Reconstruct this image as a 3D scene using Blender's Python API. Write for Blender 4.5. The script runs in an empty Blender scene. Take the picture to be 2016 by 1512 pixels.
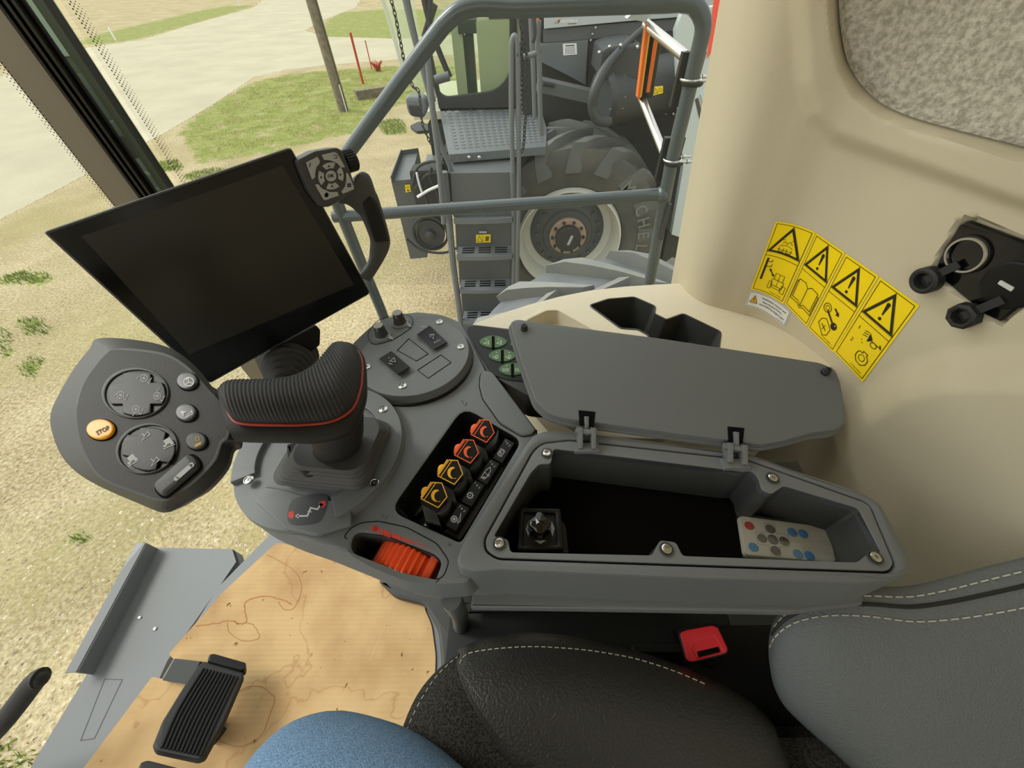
import bpy, bmesh, math, random
import numpy as np
from mathutils import Vector, Matrix, geometry
from mathutils import noise as mnoise
from mathutils.bvhtree import BVHTree
R = random.Random(7)
SC = bpy.context.scene
COL = SC.collection

# ------------------------------------------------------------------ camera
FPX, CX, CY = 757.0, 1008.0, 756.0            # focal length and centre for the 2016 x 1512 frame
CAM = Vector((0, 0, 3.3))                     # driver's eye, 3.3 m above the ground
D_ = Vector((1034 - CX, 1430 - CY, FPX)).normalized()
X_ = (Vector((1, 0, 0)) - D_ * D_.x).normalized()
Y_ = (-D_).cross(X_)
def ray(x, y):
    d = Vector((x - CX, y - CY, FPX)) / FPX
    return Vector((d.dot(X_), d.dot(Y_), -d.dot(D_)))
cd = bpy.data.cameras.new('camera'); co_ = bpy.data.objects.new('camera', cd); COL.objects.link(co_)
cd.sensor_width = 36; cd.lens = FPX / 2016 * 36; cd.clip_start = .01; cd.clip_end = 500
cr, cdn, cf = (Vector((X_[i], Y_[i], -D_[i])) for i in range(3))
co_.matrix_world = Matrix((( cr.x, -cdn.x, -cf.x, CAM.x), (cr.y, -cdn.y, -cf.y, CAM.y), (cr.z, -cdn.z, -cf.z, CAM.z), (0, 0, 0, 1)))
SC.camera = co_

# ------------------------------------------------------------------ sky, sun, exposure
w = bpy.data.worlds.new('sky'); SC.world = w; w.use_nodes = True
nt = w.node_tree; bg = nt.nodes['Background']
tc = nt.nodes.new('ShaderNodeTexCoord'); sp = nt.nodes.new('ShaderNodeSeparateXYZ')
rp = nt.nodes.new('ShaderNodeValToRGB')
nt.links.new(tc.outputs['Generated'], sp.inputs[0]); nt.links.new(sp.outputs[2], rp.inputs[0]); nt.links.new(rp.outputs[0], bg.inputs[0])
rp.color_ramp.elements[0].color = (1.0, .985, .93, 1); rp.color_ramp.elements[1].color = (.95, .98, 1.0, 1)
rp.color_ramp.elements[1].position = .7
bg.inputs[1].default_value = 1.05
# the overcast is brighter towards the front of the machine, where the sun stands behind thin cloud
dp_ = nt.nodes.new('ShaderNodeVectorMath'); dp_.operation = 'DOT_PRODUCT'; dp_.inputs[1].default_value = (-.92, .1, .38)
ma_ = nt.nodes.new('ShaderNodeMath'); ma_.operation = 'MULTIPLY_ADD'; ma_.inputs[1].default_value = .62; ma_.inputs[2].default_value = 1.0
nt.links.new(tc.outputs['Generated'], dp_.inputs[0]); nt.links.new(dp_.outputs['Value'], ma_.inputs[0]); nt.links.new(ma_.outputs[0], bg.inputs[1])
sl = bpy.data.lights.new('sun', 'SUN'); so = bpy.data.objects.new('sun', sl); COL.objects.link(so)
sl.energy = 1.5; sl.angle = .35; sl.color = (1, .96, .88)
so.rotation_euler = Vector((1, -.35, -1.1)).to_track_quat('-Z', 'Y').to_euler()
so.location = (0, 0, 30)
SC.view_settings.view_transform = 'Standard'; SC.view_settings.look = 'None'
SC.view_settings.exposure = 0.55; SC.view_settings.gamma = 1; SC.view_settings.use_curve_mapping = False

# ------------------------------------------------------------------ pixel-to-place helpers
def Pz(x, y, z): r = ray(x, y); return CAM + r * ((z - CAM.z) / r.z)
def Py(x, y, Y): r = ray(x, y); return CAM + r * ((Y - CAM.y) / r.y)
def Px(x, y, X): r = ray(x, y); return CAM + r * ((X - CAM.x) / r.x)
def Pt(x, y, t): return CAM + ray(x, y) * t
def proj(p):
    v = p - CAM; c = X_ * v.x + Y_ * v.y - D_ * v.z
    return (c.x / c.z * FPX + CX, c.y / c.z * FPX + CY) if c.z > .02 else (-9e3, -9e3)
class Fr:
    """a plane with its own axes"""
    def __init__(s, co, n, u=None):
        s.co = Vector(co); s.n = Vector(n).normalized()
        u = Vector(u) if u else Vector((1, 0, 0))
        s.u = (u - s.n * u.dot(s.n)).normalized(); s.v = s.n.cross(s.u)
    def px(s, x, y, h=0):
        r = ray(x, y); t = (s.co + s.n * h - CAM).dot(s.n) / r.dot(s.n); return CAM + r * t
    def to2(s, p): d = p - s.co; return (d.dot(s.u), d.dot(s.v))
    def p2(s, q, h=0): return s.co + s.u * q[0] + s.v * q[1] + s.n * h
    def poly(s, pts, h=0): return [s.to2(s.px(x, y, h)) for x, y in pts]
    def up(s, h): return Fr(s.co + s.n * h, s.n, s.u)
def hz(z): return Fr((0, 0, z), (0, 0, 1))
def vy(Y): return Fr((0, Y, 0), (0, -1, 0), (1, 0, 0))
def area(p): return sum(p[i][0] * p[(i + 1) % len(p)][1] - p[(i + 1) % len(p)][0] * p[i][1] for i in range(len(p))) / 2
def offs(p, d):
    """offset a 2d polygon outwards by d"""
    s = 1 if area(p) > 0 else -1; n = len(p); o = []
    for i in range(n):
        a, b, c = Vector(p[i - 1][:2]), Vector(p[i][:2]), Vector(p[(i + 1) % n][:2])
        e1 = (b - a); e2 = (c - b)
        if e1.length < 1e-9 or e2.length < 1e-9: o.append((b.x, b.y)); continue
        e1.normalize(); e2.normalize()
        n1 = Vector((e1.y, -e1.x)) * s; n2 = Vector((e2.y, -e2.x)) * s
        m = n1 + n2; k = max(m.length_squared / 2, .5)
        q = b + m / k * d; o.append((q.x, q.y))
    return o
def rnd(p, r, k=4):
    """fillet every corner; r one value or a list"""
    o = []; n = len(p)
    for i in range(n):
        a, b, c = Vector(p[i - 1]), Vector(p[i]), Vector(p[(i + 1) % n])
        q = r[i] if isinstance(r, (list, tuple)) else r
        l1, l2 = (a - b).length, (c - b).length; q = min(q, l1 * .49, l2 * .49)
        if q <= 0: o.append(tuple(b)); continue
        s = b + (a - b).normalized() * q; e = b + (c - b).normalized() * q
        for j in range(k + 1):
            t = j / k; v = s * (1 - t) ** 2 + b * 2 * t * (1 - t) + e * t * t; o.append(tuple(v))
    return o
def smo(p, k=6, closed=True):
    """Catmull-Rom through the points"""
    p = [Vector(q) for q in p]; n = len(p); o = []
    for i in range(n if closed else n - 1):
        if closed: a, b, c, d = p[i - 1], p[i], p[(i + 1) % n], p[(i + 2) % n]
        else: a, b, c, d = p[max(i - 1, 0)], p[i], p[i + 1], p[min(i + 2, n - 1)]
        for j in range(k):
            t = j / k
            o.append(.5 * ((2 * b) + (c - a) * t + (2 * a - 5 * b + 4 * c - d) * t * t + (3 * b - a - 3 * c + d) * t ** 3))
    if not closed: o.append(p[-1])
    return o
def sm2(p, k=6, closed=True): return [tuple(v) for v in smo(p, k, closed)]
def circ(c, r, n=24, ry=None, a0=0, a1=2 * math.pi):
    ry = ry or r; return [(c[0] + r * math.cos(a0 + (a1 - a0) * i / n), c[1] + ry * math.sin(a0 + (a1 - a0) * i / n)) for i in range(n)]
def inside(q, p):
    x, y = q; c = False; n = len(p); j = n - 1
    for i in range(n):
        xi, yi = p[i]; xj, yj = p[j]
        if (yi > y) != (yj > y) and x < (xj - xi) * (y - yi) / (yj - yi) + xi: c = not c
        j = i
    return c
def sdist(q, p):
    """signed distance to a polygon, positive inside"""
    best = 1e9; n = len(p); x, y = q
    for i in range(n):
        ax, ay = p[i]; bx, by = p[(i + 1) % n]; dx, dy = bx - ax, by - ay
        l = dx * dx + dy * dy or 1e-12; t = max(0, min(1, ((x - ax) * dx + (y - ay) * dy) / l))
        d = (ax + t * dx - x) ** 2 + (ay + t * dy - y) ** 2
        if d < best: best = d
    d = math.sqrt(best); return d if inside(q, p) else -d
def sdist_np(Q, p):
    P = np.array(p); A = P; B = np.roll(P, -1, 0); best = np.full(len(Q), 1e18); ins = np.zeros(len(Q), bool)
    for a, b in zip(A, B):
        d = b - a; l = max(d @ d, 1e-12); t = np.clip(((Q - a) @ d) / l, 0, 1)
        e = a + t[:, None] * d - Q; best = np.minimum(best, (e * e).sum(1))
        c = (b[1] > Q[:, 1]) != (a[1] > Q[:, 1])
        with np.errstate(all='ignore'): xx = (a[0] - b[0]) * (Q[:, 1] - b[1]) / ((a[1] - b[1]) or 1e-12) + b[0]
        ins ^= c & (Q[:, 0] < xx)
    r = np.sqrt(best); return np.where(ins, r, -r)
def sstep(a, b, x): t = max(0, min(1, (x - a) / (b - a))); return t * t * (3 - 2 * t)

# ------------------------------------------------------------------ materials
def lin(c): return tuple(((v / 255) / 12.92 if v / 255 <= .04045 else ((v / 255 + .055) / 1.055) ** 2.4) for v in c) + (1,)
MATS = {}
def mat(name, rgb, rough=.5, metal=0, bump=None, spec=.5, var=None, coat=0, trans=0, emit=0):
    """rgb 0-255; bump (scale, strength); var (scale, second rgb, contrast)"""
    m = bpy.data.materials.new(name); m.use_nodes = True; t = m.node_tree; b = t.nodes['Principled BSDF']
    b.inputs['Base Color'].default_value = lin(rgb); b.inputs['Roughness'].default_value = rough
    b.inputs['Metallic'].default_value = metal; b.inputs['Specular IOR Level'].default_value = spec
    b.inputs['Coat Weight'].default_value = coat; b.inputs['Transmission Weight'].default_value = trans
    if bump or var: g = t.nodes.new('ShaderNodeTexCoord')
    if bump:
        n = t.nodes.new('ShaderNodeTexNoise'); n.inputs['Scale'].default_value = bump[0]; n.inputs['Detail'].default_value = 3
        k = t.nodes.new('ShaderNodeBump'); k.inputs['Strength'].default_value = bump[1]; k.inputs['Distance'].default_value = .001 if len(bump) < 3 else bump[2]
        t.links.new(g.outputs['Object'], n.inputs['Vector']); t.links.new(n.outputs['Fac'], k.inputs['Height']); t.links.new(k.outputs[0], b.inputs['Normal'])
    if var:
        n = t.nodes.new('ShaderNodeTexNoise'); n.inputs['Scale'].default_value = var[0]; n.inputs['Detail'].default_value = 4
        r = t.nodes.new('ShaderNodeValToRGB'); c = var[2] if len(var) > 2 else .15
        r.color_ramp.elements[0].position = .5 - c; r.color_ramp.elements[1].position = .5 + c
        r.color_ramp.elements[0].color = lin(rgb); r.color_ramp.elements[1].color = lin(var[1])
        t.links.new(g.outputs['Object'], n.inputs['Vector']); t.links.new(n.outputs['Fac'], r.inputs[0]); t.links.new(r.outputs[0], b.inputs['Base Color'])
    MATS[name] = m; return m

# ------------------------------------------------------------------ mesh builder
WL = {}                                        # world location of every object made here
class MB:
    def __init__(s): s.v = []; s.f = []; s.m = []
    def add(s, vs, fs, mi=0):
        o = len(s.v); s.v += [Vector(v) for v in vs]; s.f += [tuple(i + o for i in f) for f in fs]; s.m += [mi] * len(fs); return s
    def tess(s, loops, mi=0, flip=False):
        vs = [p for l in loops for p in l]
        tr = geometry.tessellate_polygon([[Vector(p) for p in l] for l in loops])
        s.add(vs, [t[::-1] if flip else t for t in tr], mi)
    def rings(s, rs, closed=True, cap0=False, cap1=False, mi=0, wrap=False):
        n = len(rs[0]); vs = [p for r in rs for p in r]; fs = []
        K = len(rs)
        for a in range(K if wrap else K - 1):
            b = (a + 1) % K
            for i in range(n if closed else n - 1):
                j = (i + 1) % n; fs.append((a * n + i, a * n + j, b * n + j, b * n + i))
        if cap0: fs.append(tuple(range(n))[::-1])
        if cap1: fs.append(tuple((K - 1) * n + i for i in range(n)))
        s.add(vs, fs, mi); return s
    def prism(s, fr, outer, holes=(), h0=-.01, h1=0, b=0, mi=0, bot=True, flare=0, mt=None):
        """2d outline on a frame raised from h0 to h1 with rounded top edge b"""
        mt = mi if mt is None else mt
        if area(outer) < 0: outer = outer[::-1]
        holes = [h if area(h) > 0 else h[::-1] for h in holes]
        prof = [(0, h1)] if b <= 0 else [(b * (1 - math.sin(a)), h1 - b * (1 - math.cos(a))) for a in (math.pi / 2, math.pi / 4, 0)][::-1]
        if b > 0: prof = [(b, h1), (b * .29, h1 - b * .29), (0, h1 - b)]
        def ring(p, ins, h, sg): return [fr.p2(q, h) for q in (offs(p, sg * ins) if ins else p)]
        ro = [ring(outer, i, h, -1) for i, h in prof] + [ring(outer, flare, h0, 1)]
        rh = [[ring(p, i, h, 1) for i, h in prof] + [ring(p, 0, h0, 1)] for p in holes]
        s.rings(ro[::-1], mi=mi)
        for r in rh: s.rings(r, mi=mi)
        s.tess([ro[0]] + [r[0] for r in rh], mt)
        if bot: s.tess([ro[-1]] + [r[-1] for r in rh], mi, True)
        return s
    def box(s, c, d, rot=None, mi=0, b=0):
        M = rot or Matrix.Identity(3); c = Vector(c)
        fr = Fr(c, M @ Vector((0, 0, 1)), M @ Vector((1, 0, 0)))
        x, y, z = d[0] / 2, d[1] / 2, d[2] / 2
        s.prism(fr, [(-x, -y), (x, -y), (x, y), (-x, y)], h0=-z, h1=z, b=b, mi=mi); return s
    def bar(s, a, b, w, t, up=(0, 0, 1), mi=0, bev=0):
        a, b = Vector(a), Vector(b); d = b - a; L = d.length; fr = Fr((a + b) / 2, Vector(up) - d.normalized() * Vector(up).dot(d.normalized()), d)
        s.prism(fr, [(-L / 2, -w / 2), (L / 2, -w / 2), (L / 2, w / 2), (-L / 2, w / 2)], h0=-t / 2, h1=t / 2, b=bev, mi=mi); return s
    def tube(s, path, r, n=10, mi=0, closed=False, cap=True):
        path = [Vector(p) for p in path]; K = len(path); rs = []
        up = None
        for i in range(K):
            if closed: d = path[(i + 1) % K] - path[i - 1]
            else: d = path[min(i + 1, K - 1)] - path[max(i - 1, 0)]
            d.normalize()
            if up is None: up = d.orthogonal().normalized()
            up = (up - d * up.dot(d)).normalized(); sd = d.cross(up)
            rr = r[i] if isinstance(r, (list, tuple)) else r
            rs.append([path[i] + (up * math.cos(a) + sd * math.sin(a)) * rr for a in (2 * math.pi * j / n for j in range(n))])
        s.rings(rs, mi=mi, wrap=closed, cap0=cap and not closed, cap1=cap and not closed); return s
    def cyl(s, a, b, r0, r1=None, n=20, mi=0, bev=0):
        a, b = Vector(a), Vector(b); r1 = r0 if r1 is None else r1
        if bev:
            d = (b - a).normalized() * bev
            return s.tube([a, a, a + d, b - d, b, b], [r0 - bev, r0 - bev, r0, r1, r1 - bev, r1 - bev], n, mi) if False else s.lathe(a, b - a, [(0, 0), (r0 - bev, 0), (r0, bev), (r1, (b - a).length - bev), (r1 - bev, (b - a).length), (0, (b - a).length)], n, mi)
        return s.tube([a, b], [r0, r1], n, mi)
    def lathe(s, co, ax, prof, n=24, mi=0, a0=0, a1=2 * math.pi):
        ax = Vector(ax).normalized(); u = ax.orthogonal().normalized(); v = ax.cross(u); co = Vector(co)
        full = abs(a1 - a0 - 2 * math.pi) < 1e-6; N = n if full else n + 1
        rs = [[co + ax * h + (u * math.cos(a) + v * math.sin(a)) * max(r, 1e-5) for a in (a0 + (a1 - a0) * j / n for j in range(N))] for r, h in prof]
        s.rings(rs, closed=full, mi=mi); return s
    def ball(s, c, r, n=12, mi=0, sc=(1, 1, 1), M=None):
        rs = []
        for i in range(n // 2 + 1):
            p = math.pi * i / (n // 2)
            rs.append([Vector((math.sin(p) * math.cos(q) * sc[0], math.sin(p) * math.sin(q) * sc[1], -math.cos(p) * sc[2])) * r for q in (2 * math.pi * j / n for j in range(n))])
        M = M or Matrix.Identity(3); s.rings([[Vector(c) + M @ p for p in q] for q in rs], mi=mi); return s
    def build(s, name, mats, parent=None, ang=38, smooth=True, sub=0, stuff=False):
        me = bpy.data.meshes.new(name)
        lo = Vector((min(v[i] for v in s.v) for i in range(3))); hi = Vector((max(v[i] for v in s.v) for i in range(3)))
        c = (lo + hi) / 2; c.z = lo.z
        me.from_pydata([v - c for v in s.v], [], s.f)
        mats = mats if isinstance(mats, (list, tuple)) else [mats]
        for m in mats: me.materials.append(MATS[m])
        me.polygons.foreach_set('material_index', s.m)
        bm = bmesh.new(); bm.from_mesh(me)
        bmesh.ops.remove_doubles(bm, verts=bm.verts, dist=2e-6)
        if not stuff: bmesh.ops.recalc_face_normals(bm, faces=bm.faces)
        bm.to_mesh(me); bm.free()
        if smooth: me.shade_smooth(); me.set_sharp_from_angle(angle=math.radians(ang))
        o = bpy.data.objects.new(name, me); COL.objects.link(o)
        if sub:
            q = o.modifiers.new('s', 'SUBSURF'); q.levels = sub; q.render_levels = sub
        if smooth and not stuff and not sub:
            q = o.modifiers.new('n', 'WEIGHTED_NORMAL'); q.keep_sharp = True; q.weight = 70
        WL[o] = c
        if parent: o.parent = parent; o.location = c - WL[parent]
        else: o.location = c
        return o
def pill(mb, A, B, hs, nd, k=9, low=.5, mi=0, cap=True, pw=1.0):
    """pillow between two edge lines A and B, bulging by hs[i] along nd and low*hs[i] the other way"""
    rs = []
    for i in range(len(A)):
        a, b, h = A[i], B[i], hs[i] if isinstance(hs, (list, tuple)) else hs
        d = nd[i] if isinstance(nd, list) else nd
        m = (a + b) / 2; e = (b - a) / 2; ring = []
        for j in range(2 * k):
            t = math.pi * j / k; c, s_ = -math.cos(t), math.sin(t)
            ring.append(m + e * (abs(c) ** pw * (1 if c > 0 else -1)) + d * (h * s_ if s_ > 0 else h * low * s_))
        rs.append(ring)
    mb.rings(rs, cap0=cap, cap1=cap, mi=mi); return mb

def thing(name, label, cat, loc=(0, 0, 0), group=None, kind=None):
    o = bpy.data.objects.new(name, None); o.empty_display_size = .05; COL.objects.link(o); o.location = loc; WL[o] = Vector(loc)
    return tag(o, label, cat, group, kind)
def tag(o, label=None, cat=None, group=None, kind=None):
    if label: o['label'] = label
    if cat: o['category'] = cat
    if group: o['group'] = group
    if kind: o['kind'] = kind
    return o
def copy_tree(o, parent=None, loc=None):
    c = o.copy(); COL.objects.link(c); c.parent = parent; WL[c] = WL.get(o, Vector())
    if loc is not None: c.location = loc; WL[c] = Vector(loc)
    for ch in [x for x in COL.objects if x.parent == o]: copy_tree(ch, c)
    return c

# ------------------------------------------------------------------ flat print (signs, icons, lettering) laid on surfaces
def hom(src, dst):
    """projective map of 4 points to 4 points"""
    A = []; B = []
    for (x, y), (u, v) in zip(src, dst):
        A.append([x, y, 1, 0, 0, 0, -u * x, -u * y]); B.append(u)
        A.append([0, 0, 0, x, y, 1, -v * x, -v * y]); B.append(v)
    n = 8; M = [A[i] + [B[i]] for i in range(n)]
    for i in range(n):
        p = max(range(i, n), key=lambda r: abs(M[r][i])); M[i], M[p] = M[p], M[i]
        for r in range(n):
            if r != i:
                f = M[r][i] / M[i][i]
                for c in range(i, n + 1): M[r][c] -= f * M[i][c]
    h = [M[i][n] / M[i][i] for i in range(n)]
    def f(x, y):
        w_ = h[6] * x + h[7] * y + 1; return ((h[0] * x + h[1] * y + h[2]) / w_, (h[3] * x + h[4] * y + h[5]) / w_)
    return f
TXT = {}
def text_mesh(t, bold=0):
    if (t, bold) in TXT: return TXT[(t, bold)]
    c = bpy.data.curves.new('t', 'FONT'); c.body = t; c.size = 1; c.offset = bold; c.resolution_u = 3
    c.align_x = 'CENTER'; c.align_y = 'CENTER'
    o = bpy.data.objects.new('t', c); me = bpy.data.meshes.new_from_object(o)
    r = ([tuple(v.co[:2]) for v in me.vertices], [tuple(p.vertices) for p in me.polygons])
    bpy.data.objects.remove(o); bpy.data.curves.remove(c); bpy.data.meshes.remove(me)
    TXT[(t, bold)] = r; return r
class Print:
    """collects flat shapes in its own 2d units; f(u, v, lift) gives the point on the surface"""
    def __init__(s, f, lift=.0004): s.f = f; s.mb = MB(); s.lift = lift; s.k = 0
    def fill(s, p, mi=0, l=1): s.mb.tess([[s.f(x, y, s.lift * l) for x, y in p]], mi); return s
    def grid(s, q, mi=0, l=1, n=8, m=8):
        h = hom([(0, 0), (1, 0), (1, 1), (0, 1)], q)
        s.mb.rings([[s.f(*h(i / n, j / m), s.lift * l) for i in range(n + 1)] for j in range(m + 1)], closed=False, mi=mi); return s
    def line(s, p, w, mi=0, l=2, closed=False, seg=0):
        p = [Vector(q) for q in p]
        if closed: p = p + [p[0]]
        if seg:
            o = []
            for a, b in zip(p, p[1:]):
                n = max(1, int((b - a).length / seg)); o += [a.lerp(b, i / n) for i in range(n)]
            p = o + [p[-1]]
        L = []; Rr = []; n = len(p)
        for i in range(n):
            a = p[i - 1] if i else (p[-2] if closed else p[0]); c = p[i + 1] if i < n - 1 else (p[1] if closed else p[-1]); b = p[i]
            e1 = (b - a); e2 = (c - b)
            if e1.length < 1e-9: e1 = e2.copy()
            if e2.length < 1e-9: e2 = e1.copy()
            e1.normalize(); e2.normalize(); m = Vector((-(e1 + e2).y, (e1 + e2).x))
            if m.length < 1e-6: m = Vector((-e1.y, e1.x))
            m.normalize(); q = m * (w / 2 / max(.4, m.dot(Vector((-e1.y, e1.x)))))
            L.append(b + q); Rr.append(b - q)
        s.mb.rings([[s.f(v.x, v.y, s.lift * l) for v in L], [s.f(v.x, v.y, s.lift * l) for v in Rr]], closed=False, mi=mi); return s
    def circle(s, c, r, w=0, mi=0, l=2, n=20, ry=None):
        p = circ(c, r, n, ry)
        return s.line(p, w, mi, l, closed=True) if w else s.fill(p, mi, l)
    def text(s, t, c, size, ang=0, mi=0, l=3, bold=0, sx=1, flip=False):
        """size = letter height in the print's own units; v axis pointing down when flip"""
        vs, fs = text_mesh(t, bold); ca, sa = math.cos(ang), math.sin(ang)
        def q(x, y):
            x *= size * sx * 1.35; y *= size * 1.35 * (-1 if flip else 1)
            return (c[0] + x * ca - y * sa, c[1] + x * sa + y * ca)
        s.mb.add([s.f(*q(x, y), s.lift * l) for x, y in vs], fs, mi); return s
    def build(s, name, mats, parent=None): return s.mb.build(name, mats, parent, smooth=False, stuff=False)
def onfr(fr, h=0): return lambda x, y, l: fr.px(x, y, h) + fr.n * l
def screw(mb, fr, x, y, r, mi=0, h=0):
    """countersunk star screw: ring, head and dark star"""
    c = fr.px(x, y, h)
    mb.lathe(c, fr.n, [(r, -.001), (r, .0012), (r * .82, .0016), (r * .72, .0006), (r * .3, .0010), (r * .22, -.0004), (0, -.0006)], 16, mi)
# ------------------------------------------------------------------ material list
mat('grey_plastic', (101, 104, 104), .48, bump=(900, .25, .0006), spec=.4)
mat('grey_plastic_light', (106, 109, 109), .45, bump=(900, .2, .0006), spec=.4)
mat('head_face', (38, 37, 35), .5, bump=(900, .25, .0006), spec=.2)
mat('dark_plastic', (60, 61, 59), .5, bump=(900, .25, .0006), spec=.4)
mat('black_plastic', (24, 24, 23), .42, bump=(700, .15, .0004), spec=.25)
mat('black_gloss', (10, 10, 10), .12)
mat('gap', (10, 10, 10), .9, spec=.1)
mat('rubber', (30, 30, 30), .6, bump=(600, .3, .0005))
mat('boot_rubber', (56, 56, 54), .6)
mat('rib_rubber', (36, 35, 34), .62, spec=.35)
mat('felt', (15, 14, 13), 1, bump=(1500, 1, .001), spec=.05)
mat('steel', (190, 190, 185), .25, 1)
mat('steel_dark', (90, 90, 88), .35, 1)
mat('red_line', (150, 44, 32), .5)
mat('orange', (226, 78, 28), .42)
mat('orange_cap', (240, 98, 50), .5)
mat('yellow_cap', (236, 172, 34), .5)
mat('stop_yellow', (232, 160, 10), .4)
mat('icon_white', (200, 202, 200), .6)
mat('icon_grey', (150, 152, 150), .6)
mat('icon_amber', (170, 130, 30), .6)
mat('icon_red', (206, 60, 40), .5)
mat('emboss', (62, 63, 62), .6)
mat('decal_dark', (62, 64, 66), .4)
mat('green_pad', (62, 98, 46), .5)
mat('key_grey', (158, 158, 152), .45)
mat('screen', (44, 42, 36), .25, spec=.3)
mat('bezel', (13, 13, 12), .16, spec=.35)
mat('remote_body', (214, 210, 196), .5)
mat('btn_red', (188, 40, 48), .4)
mat('btn_blue', (52, 140, 205), .4)
mat('btn_grey', (92, 88, 84), .4)
mat('buckle_red', (225, 30, 44), .4)
mat('beige', (196, 186, 160), .55, bump=(500, .35, .0008), spec=.3)
mat('beige_shelf', (208, 199, 176), .5, bump=(400, .2, .0006), spec=.35)
mat('carpet', (166, 160, 145), .95, bump=(700, 1, .002), spec=.1, var=(160, (212, 206, 190), .14))
mat('sticker_yellow', (250, 218, 0), .4)
mat('sticker_edge', (240, 205, 60), .4)
mat('sticker_white', (230, 230, 228), .4)
mat('ink', (30, 26, 10), .6)
mat('ink_brown', (110, 84, 10), .6)
mat('triangle_amber', (226, 168, 40), .5)
mat('floor_grey', (124, 128, 130), .55, bump=(300, .1, .0005))
mat('cardboard', (206, 164, 108), .85, spec=.15)
mat('leather', (50, 50, 48), .4, bump=(300, .9, .0014), spec=.45)
mat('leather_back', (102, 107, 107), .5, bump=(420, 1, .0014), spec=.4)
mat('fabric', (30, 30, 28), .95, bump=(600, .8, .001), spec=.1, var=(420, (62, 61, 58), .12))
mat('stitch', (196, 192, 176), .8)
mat('denim', (72, 98, 130), .9, bump=(900, .8, .0008), spec=.15, var=(700, (120, 148, 174), .16))
mat('paint_charcoal', (70, 80, 82), .28, spec=.6)
mat('paint_grey', (98, 103, 104), .4)
mat('paint_dark', (52, 55, 56), .5)
mat('paint_mid', (84, 88, 88), .45)
mat('panel_light', (176, 182, 180), .4)
mat('panel_silver', (186, 196, 194), .35)
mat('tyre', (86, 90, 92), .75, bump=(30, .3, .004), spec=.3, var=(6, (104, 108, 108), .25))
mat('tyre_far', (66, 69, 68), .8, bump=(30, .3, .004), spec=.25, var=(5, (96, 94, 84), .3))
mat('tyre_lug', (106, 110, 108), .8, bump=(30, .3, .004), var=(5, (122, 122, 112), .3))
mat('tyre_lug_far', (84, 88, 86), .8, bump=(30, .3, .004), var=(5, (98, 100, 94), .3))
mat('rim_white', (196, 196, 182), .45)
mat('rim_hub', (74, 80, 80), .5)
mat('hub_copper', (176, 150, 130), .5)
mat('chrome', (200, 196, 190), .22, .9)
mat('amber', (228, 110, 24), .3)
mat('reflector_red', (236, 80, 56), .35)
mat('machine_dark', (44, 46, 45), .7)
mat('seat_cream', (190, 186, 160), .7)
mat('wood', (132, 120, 98), .9, bump=(60, .8, .01), var=(8, (100, 92, 76), .2))
mat('stake_red', (176, 56, 34), .7)
mat('white_paint', (235, 235, 230), .6)
mat('stone', (196, 182, 150), .9)
mat('gloss_white', (220, 222, 220), .3)
mat('logo_gold', (170, 150, 110), .5)
mat('tyre_letter', (112, 112, 104), .7)
mat('car_paint', (60, 70, 84), .25)
mat('seal', (20, 20, 19), .45, spec=.5)
mat('pillar_tan', (142, 134, 116), .35, coat=.3)
mat('ink_stain', (168, 116, 66), .9)
mat('ink_fold', (226, 188, 132), .9)
def grassmat(name, a, b):
    m = mat(name, a, .9, spec=.1); t = m.node_tree; p = t.nodes['Principled BSDF']
    g = t.nodes.new('ShaderNodeNewGeometry'); r = t.nodes.new('ShaderNodeValToRGB')
    r.color_ramp.elements[0].color = lin(a); r.color_ramp.elements[1].color = lin(b)
    t.links.new(g.outputs['Random Per Island'], r.inputs[0]); t.links.new(r.outputs[0], p.inputs['Base Color'])
grassmat('blades', (112, 122, 50), (170, 160, 88))
grassmat('blades_green', (84, 112, 44), (128, 146, 66))
grassmat('pebbles', (140, 126, 100), (216, 206, 178))
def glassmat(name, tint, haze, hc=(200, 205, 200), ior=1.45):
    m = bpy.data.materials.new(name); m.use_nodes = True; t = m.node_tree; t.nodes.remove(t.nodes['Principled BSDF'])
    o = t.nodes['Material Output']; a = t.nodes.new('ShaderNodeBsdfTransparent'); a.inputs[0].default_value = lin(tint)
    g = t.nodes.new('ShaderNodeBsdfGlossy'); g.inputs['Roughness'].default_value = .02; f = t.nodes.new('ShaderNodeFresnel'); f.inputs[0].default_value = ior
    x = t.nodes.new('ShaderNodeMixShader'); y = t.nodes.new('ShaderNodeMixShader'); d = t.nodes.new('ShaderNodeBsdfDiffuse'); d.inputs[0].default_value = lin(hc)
    y.inputs[0].default_value = haze  # milky reflection painted into the pane as a diffuse share
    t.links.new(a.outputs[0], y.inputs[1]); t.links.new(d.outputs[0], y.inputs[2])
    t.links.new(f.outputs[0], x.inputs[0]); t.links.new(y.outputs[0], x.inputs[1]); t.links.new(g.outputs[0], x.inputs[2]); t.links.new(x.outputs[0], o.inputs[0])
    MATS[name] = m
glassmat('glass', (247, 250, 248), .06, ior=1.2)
glassmat('glass_green', (226, 238, 222), .06, (150, 170, 150), 1.3)
glassmat('glass_painted_glare', (225, 235, 220), .45, (205, 212, 190), 1.3)  # reflected brightness of the windscreen painted in as a strong diffuse veil
glassmat('film', (235, 235, 235), .05)
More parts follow.
